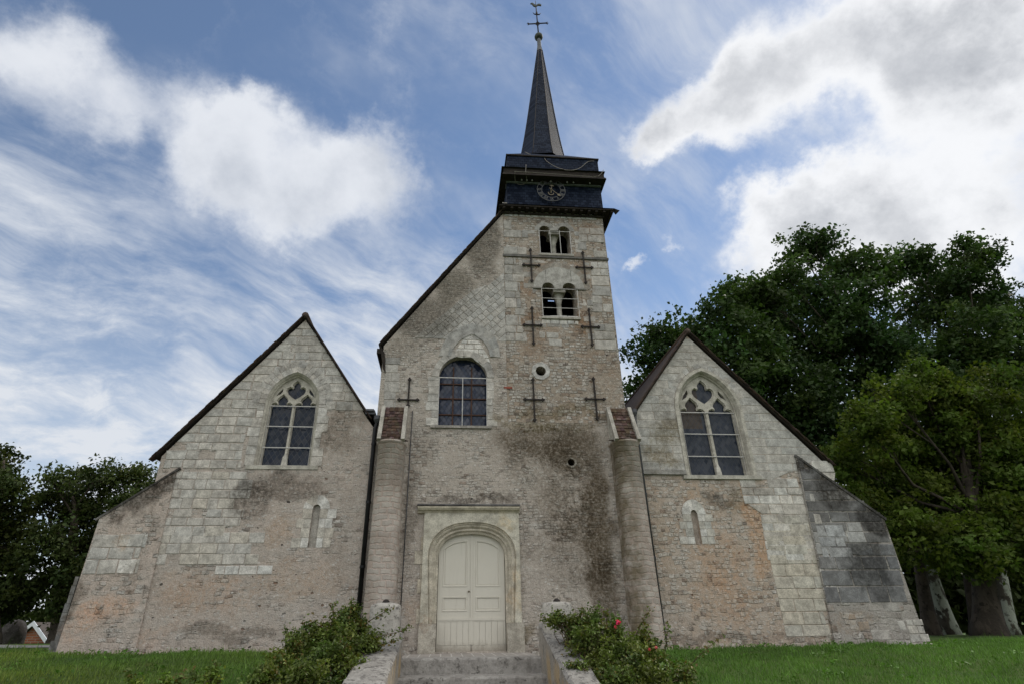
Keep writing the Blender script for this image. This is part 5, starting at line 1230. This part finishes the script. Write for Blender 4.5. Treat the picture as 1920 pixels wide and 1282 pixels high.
# dark trunks of the row behind, beneath the lime
for (xx, yy, Y, tx, ty, lb) in ((1752, 1208, 12.0, 1700, 850, 'dark trunked tree standing nearest the right buttress under the lime'), (1845, 1207, 11.0, 1790, 880, 'dark thick trunked tree between the two pale plane trunks')):
    tree('shaded_tree', lb, base_at(xx, yy, Y), lobes([(tx, ty, 90), (tx+60, ty+40, 80), (tx-40, ty+60, 60), (tx+30, ty+110, 60)], Y, 1.), L_DARK, DARK_BARK, 11, .9, 42, .13, .34, tuple(at(tx, ty, Y)), group='shaded trees under the lime', fork=.45)
# left trees
Lp = lobes([(8, 850, 26), (-4, 885, 42), (22, 915, 44), (-20, 960, 60), (30, 985, 56), (-10, 1040, 60), (40, 1060, 52), (-50, 900, 60), (-60, 1010, 80), (0, 1110, 48), (30, 1100, 44), (-15, 1150, 36)], 9.5, 1.4)
tree('dark_tree', 'dark conical tree at the left edge of the view beyond the lane', base_at(-25, 1208, 9.5), Lp, L_DARK, DARK_BARK, 24, .56, 60, .075, .35, tuple(at(0, 860, 9.5)))
Lp = lobes([(100, 905, 34), (140, 900, 36), (180, 896, 34), (75, 935, 36), (120, 960, 56), (190, 950, 56), (90, 1020, 56), (160, 1020, 60), (110, 1080, 52), (70, 1110, 34), (150, 1090, 46), (30, 1120, 40), (120, 1135, 30), (150, 1150, 28), (15, 1140, 30)], 10.5, 1.4)
tree('maple_tree', 'broad dark leafy tree over the brick gable, left of the church buttress', base_at(118, 1206, 10.5), Lp, L_DARK, DARK_BARK, 24, .56, 60, .075, .42, tuple(at(130, 930, 10.5)))
Lp = lobes([(225, 892, 32), (262, 892, 32), (292, 900, 28), (240, 940, 52), (290, 950, 46), (220, 1000, 56), (180, 1060, 50), (320, 930, 40), (260, 1000, 50), (150, 1110, 44), (200, 1080, 44), (130, 1160, 34)], 11.5, 1.2)
tree('maple_tree', 'dark leafy tree whose crown meets the left eaves of the church', base_at(215, 1206, 11.5), Lp, L_DARK, DARK_BARK, 24, .56, 60, .075, .42, tuple(at(245, 930, 11.5)))
# far thickets that close the view beneath the trees
def thicket(name, label, x0, x1, y, h, n, mat):
    X_ = NP.uniform(x0, x1, n); prof = h*(.65+.35*np.sin(X_*.7)*np.sin(X_*.23+1)); Z_ = prof*NP.random(n)**.7; Y_ = y+NP.normal(size=n)*.9
    C = np.stack([X_, Y_, gh(X_, Y_)+Z_], 1); T = np.repeat(NP.uniform(.6, 1.2, (n, 1)), 3, 1)
    o = leaf_obj(name, C, T, .30*NP.uniform(.7, 1.3, n), mat, None); o['kind'] = 'stuff'; o['label'] = label; o['category'] = 'undergrowth'
thicket('undergrowth', 'dark undergrowth closing the view under the trees right of the church', 16, 66, 21., 8.5, 34000, L_DARK)
thicket('hedgerow', 'distant dark hedgerow beyond the lane left of the church', -75, -14, 38., 5.0, 9000, L_DARK)

# ================================================================== HOUSE AND BOULDER FAR LEFT
Yh = 22.; hb = at(62, 1210, Yh); gz = float(gh(hb.x, Yh)); k = (at(100, 1200, Yh)-at(50, 1200, Yh)).x/50
h = thing('brick_house', 'small brick house with white barge boards and grey roof beyond the lane', 'house', (hb.x, Yh, gz))
ap = at(67, 1170, Yh); e1 = at(89, 1207, Yh); e0 = (2*ap.x-e1.x, e1.z)
m = MB(); m.prism([(e0[0]+.1, gz-.5), (e1.x-.1, gz-.5), (e1.x-.1, e1.z), (ap.x, ap.z-.05), (e0[0]+.1, e1.z)], Yh, Yh+.3)
m.box(e1.x-.35, e1.x-.1, Yh+.301, Yh+6, gz-.5, e1.z)
def brickm():
    m = start('orange_brick'); P = pos(); x, y, z = sep(P); n = new('ShaderNodeTexBrick'); lk(comb(x+y, z, 0.), n.inputs[0]); n.inputs['Scale'].default_value = 1.; n.inputs['Brick Width'].default_value = .4; n.inputs['Row Height'].default_value = .13; n.inputs['Mortar Size'].default_value = .016
    lk((.34, .12, .06), n.inputs['Color1']); lk((.26, .085, .045), n.inputs['Color2']); lk((.30, .24, .19), n.inputs['Mortar']); finish(X(n.outputs[0]), .9); return m
m.build('wall', brickm(), h)
roofm = tilemat('grey_brown_roof', (.11, .095, .085), (.085, .075, .07), (.07, .06, .05)); m = MB()
for s, e in ((-1, e0[0]), (1, e1.x)):
    m.obox((ap.x, Yh-.2, ap.z), (e-ap.x+s*.25, 0, (e1.z-ap.z)*1.12), (1.2, 6.2, 0), (0, 0, .12))
m.build('roof', roofm, h)
m = MB()
for s, e in ((-1, e0[0]), (1, e1.x)): m.obox((ap.x, Yh-.27, ap.z-.06), (e-ap.x+s*.25, 0, (e1.z-ap.z)*1.12), (0, .06, 0), (0, 0, .24))
m.build('barge_board', simple('white_board', (.62, .66, .72), (.70, .73, .77), 5, .5), h)
def boulder():
    Yb = 13.; c = at(22, 1195, Yb); tp = at(24, 1160, Yb); w = (at(46, 1190, Yb)-at(0, 1190, Yb)).x/2; gz = float(gh(c.x, Yb)); hgt = tp.z-gz
    m = MB(); N = 40; K = 22; vs = []
    for i in range(K+1):
        f = i/K; zz = gz-.1+(hgt+.1)*f; rr = w*(1-max(0, (f-.35)/.65)**2.4)**.5*(.86+.14*min(1, f*3)) if f < 1 else .01
        for j in range(N):
            a = 2*math.pi*j/N; q = 1+.06*math.sin(3*a+f*4)+.045*math.sin(7*a-f*9)+.025*math.sin(13*a+f*17); vs.append((c.x+rr*q*math.cos(a), Yb+rr*.8*q*math.sin(a), zz))
    m.add(vs, [(i*N+j, i*N+(j+1) % N, (i+1)*N+(j+1) % N, (i+1)*N+j) for i in range(K) for j in range(N)], smooth=True)
    o = m.build('standing_stone', oldstone('boulder_stone', (.10, .09, .085), (.075, .068, .064), (.05, .045, .042), (.035, .032, .028), .6))
    o['label'] = 'big rounded grey brown standing stone at the left edge beyond the lane'; o['category'] = 'boulder'
boulder()

# ================================================================== ROSE BUSHES
def rose(label, lob, nleaf, stems, flowers=(), leafs=.034, tone=(1, 1, 1), name='rose_bush'):
    c0 = lob[0][0]; base = (float(np.mean([c[0] for c, r in lob])), float(np.mean([c[1] for c, r in lob]))); base = (base[0], base[1], float(gh(*base)))
    t = thing(name, label, 'rose bush', base, 'rose bushes along the stair walls'); m = MB(); C, T = [], []; tot = sum(r*r for c, r in lob)
    RED = np.array([1.35, .72, .8])
    for c, r in lob:
        c = Vector(c); n = int(nleaf*r*r/tot); ns = max(7, int(50*r))
        for s in range(ns):
            d = Vector((random.gauss(0, 1), random.gauss(0, 1), random.gauss(.35, 1))).normalized(); tip = c+d*r*rnd(.6, 1.12); g0 = Vector((base[0]+(c.x-base[0])*.6+rnd(-.2, .2), base[1]+(c.y-base[1])*.6+rnd(-.2, .2), 0)); g0.z = float(gh(g0.x, g0.y))-.05
            mid = g0.lerp(c, .6)+Vector((rnd(-.2, .2), rnd(-.2, .2), .1)); m.tube([g0, mid, c.lerp(tip, .4), tip], [.009, .007, .005, .003], 4, col=(1, 1, 1))
            k = int(n/ns); young = random.random() < .12; hue = NP.uniform(.65, 1.3); yel = NP.uniform(-.12, .22)
            f = NP.random(k)**.6; P = np.array(c)[None]*(1-f)[:, None]+np.array(tip)[None]*f[:, None]; C.append(P+NP.normal(size=(k, 3))*(.035+.055*r))
            tt = np.array([hue*(1+yel), hue, hue*(1-yel)]); tt = tt*NP.uniform(.7, 1.35, (k, 1)); 
            mask = (NP.random(k) < (.35 if young else .01)) & (f > .5); tt[mask] = RED*NP.uniform(.7, 1.2, (mask.sum(), 1)); T.append(tt*np.array(tone))
    for P in stems:
        P = [Vector(p) for p in P]; m.tube(P, [.010]+[.006]*(len(P)-2)+[.003], 5)
        L = np.array([list(p) for p in P]); k = 46; f = np.linspace(.25, 1, k)*(len(P)-1); i = np.minimum(f.astype(int), len(P)-2); q = L[i]+(L[i+1]-L[i])*(f-i)[:, None]
        C.append(q+NP.normal(size=(k, 3))*.035); tt = np.repeat(NP.uniform(.8, 1.3, (k, 1)), 3, 1); tt[NP.random(k) < .25] = RED; T.append(tt)
    m.build('stems', simple('rose_stem', (.06, .06, .025), (.09, .05, .03), 12, .7), t)
    C = np.concatenate(C); T = np.concatenate(T); leaf_obj('foliage', C, T, leafs*NP.uniform(.6, 1.35, len(C)), L_ROSE, t, up=.5, narrow=.55)
    for (p, r, col) in flowers:
        f = MB(); p = Vector(p)
        for q in range(46):
            d = Vector((random.gauss(0, 1), random.gauss(-.5, 1), random.gauss(.2, 1))).normalized(); e = p+d*r*rnd(.25, .75); a = d.cross(Vector((rnd(-1, 1), rnd(-1, 1), rnd(-1, 1)))).normalized(); b2 = (d.cross(a)+d*rnd(-.3, .6)).normalized(); w = r*rnd(.28, .46); k = rnd(.65, 1.25)
            f.add([e-a*w*.5-b2*w*.6, e+a*w*.5-b2*w*.6, e+a*w*.8+b2*w*.2+d*w*.2, e+b2*w*.8+d*w*.35, e-a*w*.8+b2*w*.2+d*w*.2], [(0, 1, 2, 3, 4)], col=(col[0]*k, col[1]*k*rnd(.6, 2.), col[2]*k*rnd(.7, 1.6)))
        mt = bpy.data.materials.get('rose_petal')
        if not mt: mt = start('rose_petal'); finish(attr(), .55, trans=0)
        f.build('flower', mt, t)
    return t
def lobs(L): return [((lambda p: ((p.x, p.y, p.z), (at(x+r, y, Y)-p).length))(at(x, y, Y))) for x, y, r, Y in L]
rose('big green rose bush spilling over the left stair wall, before the black rain pipe', lobs([(645, 1178, 34, -3.6), (620, 1192, 38, -3.8), (676, 1182, 24, -3.5), (585, 1212, 44, -4.0), (640, 1218, 48, -4.0), (690, 1212, 32, -3.7), (550, 1235, 46, -4.4), (610, 1250, 56, -4.6), (530, 1265, 46, -4.9), (580, 1290, 60, -5.2), (650, 1262, 38, -4.4), (500, 1290, 40, -5.2), (655, 1148, 20, -3.5)]), 21000,
     [[at(690, 1200, -3.6), at(720, 1190, -3.5), at(750, 1183, -3.45), at(772, 1174, -3.4)], [at(690, 1215, -3.8), at(720, 1207, -3.7), at(750, 1196, -3.6)], [at(655, 1170, -3.6), at(657, 1145, -3.6), at(660, 1122, -3.6)], [at(560, 1225, -4.2), at(550, 1195, -4.2), at(532, 1177, -4.2)], [at(620, 1180, -3.9), at(626, 1150, -3.9), at(624, 1130, -3.9)], [at(690, 1165, -3.6), at(715, 1150, -3.5), at(735, 1138, -3.4)]])
fl = [((at(1159, 1166, -4.3)), .060, (.66, .03, .075)), ((at(1154, 1175, -4.25)), .036, (.58, .04, .07)), ((at(1218, 1216, -4.7)), .034, (.62, .08, .08)), ((at(1230, 1213, -4.7)), .032, (.62, .09, .09))]
rose('rose bush with red flowers growing over the right stair wall', lobs([(1045, 1165, 22, -3.3), (1075, 1178, 30, -3.4), (1115, 1180, 36, -3.6), (1160, 1192, 34, -3.7), (1105, 1215, 40, -3.9), (1160, 1225, 46, -4.0), (1210, 1215, 34, -4.0), (1140, 1260, 46, -4.5), (1200, 1258, 50, -4.5), (1255, 1262, 40, -4.6), (1290, 1285, 36, -4.9), (1230, 1295, 50, -5.0), (1170, 1300, 50, -5.1), (1085, 1250, 22, -4.4)]), 21000,
     [[at(1190, 1195, -3.8), at(1205, 1165, -3.8), at(1221, 1140, -3.8)], [at(1212, 1210, -3.9), at(1213, 1190, -3.9), at(1212, 1172, -3.9)], [at(1290, 1250, -4.5), at(1320, 1220, -4.5), at(1358, 1188, -4.5)], [at(1040, 1165, -3.3), at(1028, 1160, -3.3), at(1012, 1156, -3.3)], [at(1245, 1235, -4.2), at(1250, 1195, -4.2), at(1251, 1165, -4.2)], [at(1098, 1165, -3.6), at(1094, 1150, -3.6), at(1092, 1138, -3.6)], [at(1138, 1175, -3.7), at(1137, 1155, -3.7), at(1137, 1145, -3.7)], [at(1310, 1290, -4.8), at(1290, 1262, -4.8), at(1282, 1240, -4.8)]], fl)
rose('small light green rose shoot low on the lawn, leftmost of the rose plants', lobs([(250, 1292, 22, -5.2), (310, 1284, 18, -5.2)]), 500, [[at(250, 1300, -5.2), at(246, 1275, -5.2), at(240, 1256, -5.2)], [at(320, 1295, -5.2), at(330, 1275, -5.2), at(345, 1262, -5.2)]], tone=(1.5, 1.6, 1.2))
rose('light green rose sprig on the lawn between the big bush and the leftmost shoot', lobs([(395, 1275, 24, -5.0), (370, 1292, 24, -5.1), (470, 1296, 26, -5.2)]), 1000, [[at(390, 1290, -5.0), at(398, 1262, -5.0), at(404, 1240, -5.0)], [at(362, 1300, -5.0), at(366, 1270, -5.0), at(360, 1255, -5.0)]], tone=(1.6, 1.7, 1.2))

# ================================================================== GRASS
def grass(n=170000):
    X_ = NP.uniform(-13.5, 16, n); Y_ = -7.2+NP.random(n)*8.4
    keep = ((Y_ < -.16) | (X_ < -9.45) | (X_ > 11.7)) & ~((X_ > -2.25) & (X_ < 1.95) & (Y_ < 0))
    keep &= ~((np.hypot(X_+2.2, Y_+.28) < .46) | (np.hypot(X_-4.28, Y_+.28) < .46))
    keep &= ~((Y_ > -.75) & (Y_ < 0) & (NP.random(n) < (.75+Y_)*1.15) & (X_ > -9.4) & (X_ < 11.6))
    X_, Y_ = X_[keep], Y_[keep]; n = len(X_); Z_ = gh(X_, Y_)
    pat = .5+.25*np.sin(X_*.9+2*np.sin(Y_*.7))+.25*np.sin(X_*2.3-Y_*1.9)
    tuft = .5+.5*np.sin(X_*3.1+np.sin(Y_*2.3)*2)*np.sin(Y_*3.7+np.sin(X_*1.7)*2)
    H = NP.uniform(.03, .085, n)*(.6+.8*tuft)*(1+1.2*(NP.random(n) < .02)); near = np.clip((Y_+.6)/.5, 0, 1); H *= 1+.6*near
    az = NP.uniform(0, 2*math.pi, n); w = .0055*NP.uniform(.7, 1.4, n)*1.5; lean = NP.normal(size=(n, 2))*.35*H[:, None]
    v = np.empty((n, 3, 3)); v[:, 0] = np.stack([X_-np.cos(az)*w, Y_-np.sin(az)*w, Z_-.01], 1); v[:, 1] = np.stack([X_+np.cos(az)*w, Y_+np.sin(az)*w, Z_-.01], 1); v[:, 2] = np.stack([X_+lean[:, 0], Y_+lean[:, 1], Z_+H], 1)
    me = bpy.data.meshes.new('grass'); me.vertices.add(n*3); me.vertices.foreach_set('co', v.ravel()); me.loops.add(n*3); me.loops.foreach_set('vertex_index', np.arange(n*3, dtype=np.int32)); me.polygons.add(n)
    me.polygons.foreach_set('loop_start', np.arange(n, dtype=np.int32)*3); me.polygons.foreach_set('loop_total', np.full(n, 3, np.int32)); me.update(calc_edges=True)
    sunlit = np.clip((-X_-2)/7, 0, 1)*(.35+.65*NP.random(n))*(.5+.5*np.sin(X_*.8+1)*np.sin(Y_*1.1)); k = NP.uniform(.6, 1.4, n)*(.66+.35*tuft+.25*pat)  # yellow sunlit tone of the left lawn put into the blade colour
    T = np.stack([(.095+.12*sunlit)*k, (.180+.045*sunlit)*k, (.034+.006*sunlit)*k, np.ones(n)], 1).astype(np.float32)
    ca = me.color_attributes.new('tint', 'FLOAT_COLOR', 'POINT'); ca.data.foreach_set('color', np.repeat(T, 3, 0).ravel())
    me.materials.append(leafmat('grass_blade', (1., 1., 1.), .25, .5, .25)); o = bpy.data.objects.new('grass', me); COL.objects.link(o); o['kind'] = 'stuff'; o['label'] = 'short green grass of the church lawn'; o['category'] = 'grass'
grass()

def weeds(n=260):
    C, T, S = [], [], []
    for q in range(n):
        x, y = NP.uniform(-12.5, 15), (-.45*NP.random()**.8-.05 if q % 3 == 0 else -6.5*NP.random()-.3)
        if -2.4 < x < 2.1: continue
        k = NP.integers(8, 22); c = np.array([x, y, float(gh(x, y))+.04]); C.append(c+NP.normal(size=(k, 3))*[.09, .08, .03]); h = NP.uniform(.8, 1.5); T.append(np.array([.75*h, h, .55*h])*NP.uniform(.75, 1.25, (k, 1))); S.append(NP.uniform(.02, .05, k))
    o = leaf_obj('lawn_weeds', np.concatenate(C), np.concatenate(T), np.concatenate(S), leafmat('weed_leaf', (.09, .15, .03), .25, .5, .25), None, up=.9); o['kind'] = 'stuff'; o['label'] = 'low broad leaved weeds scattered over the church lawn'; o['category'] = 'weeds'
weeds()
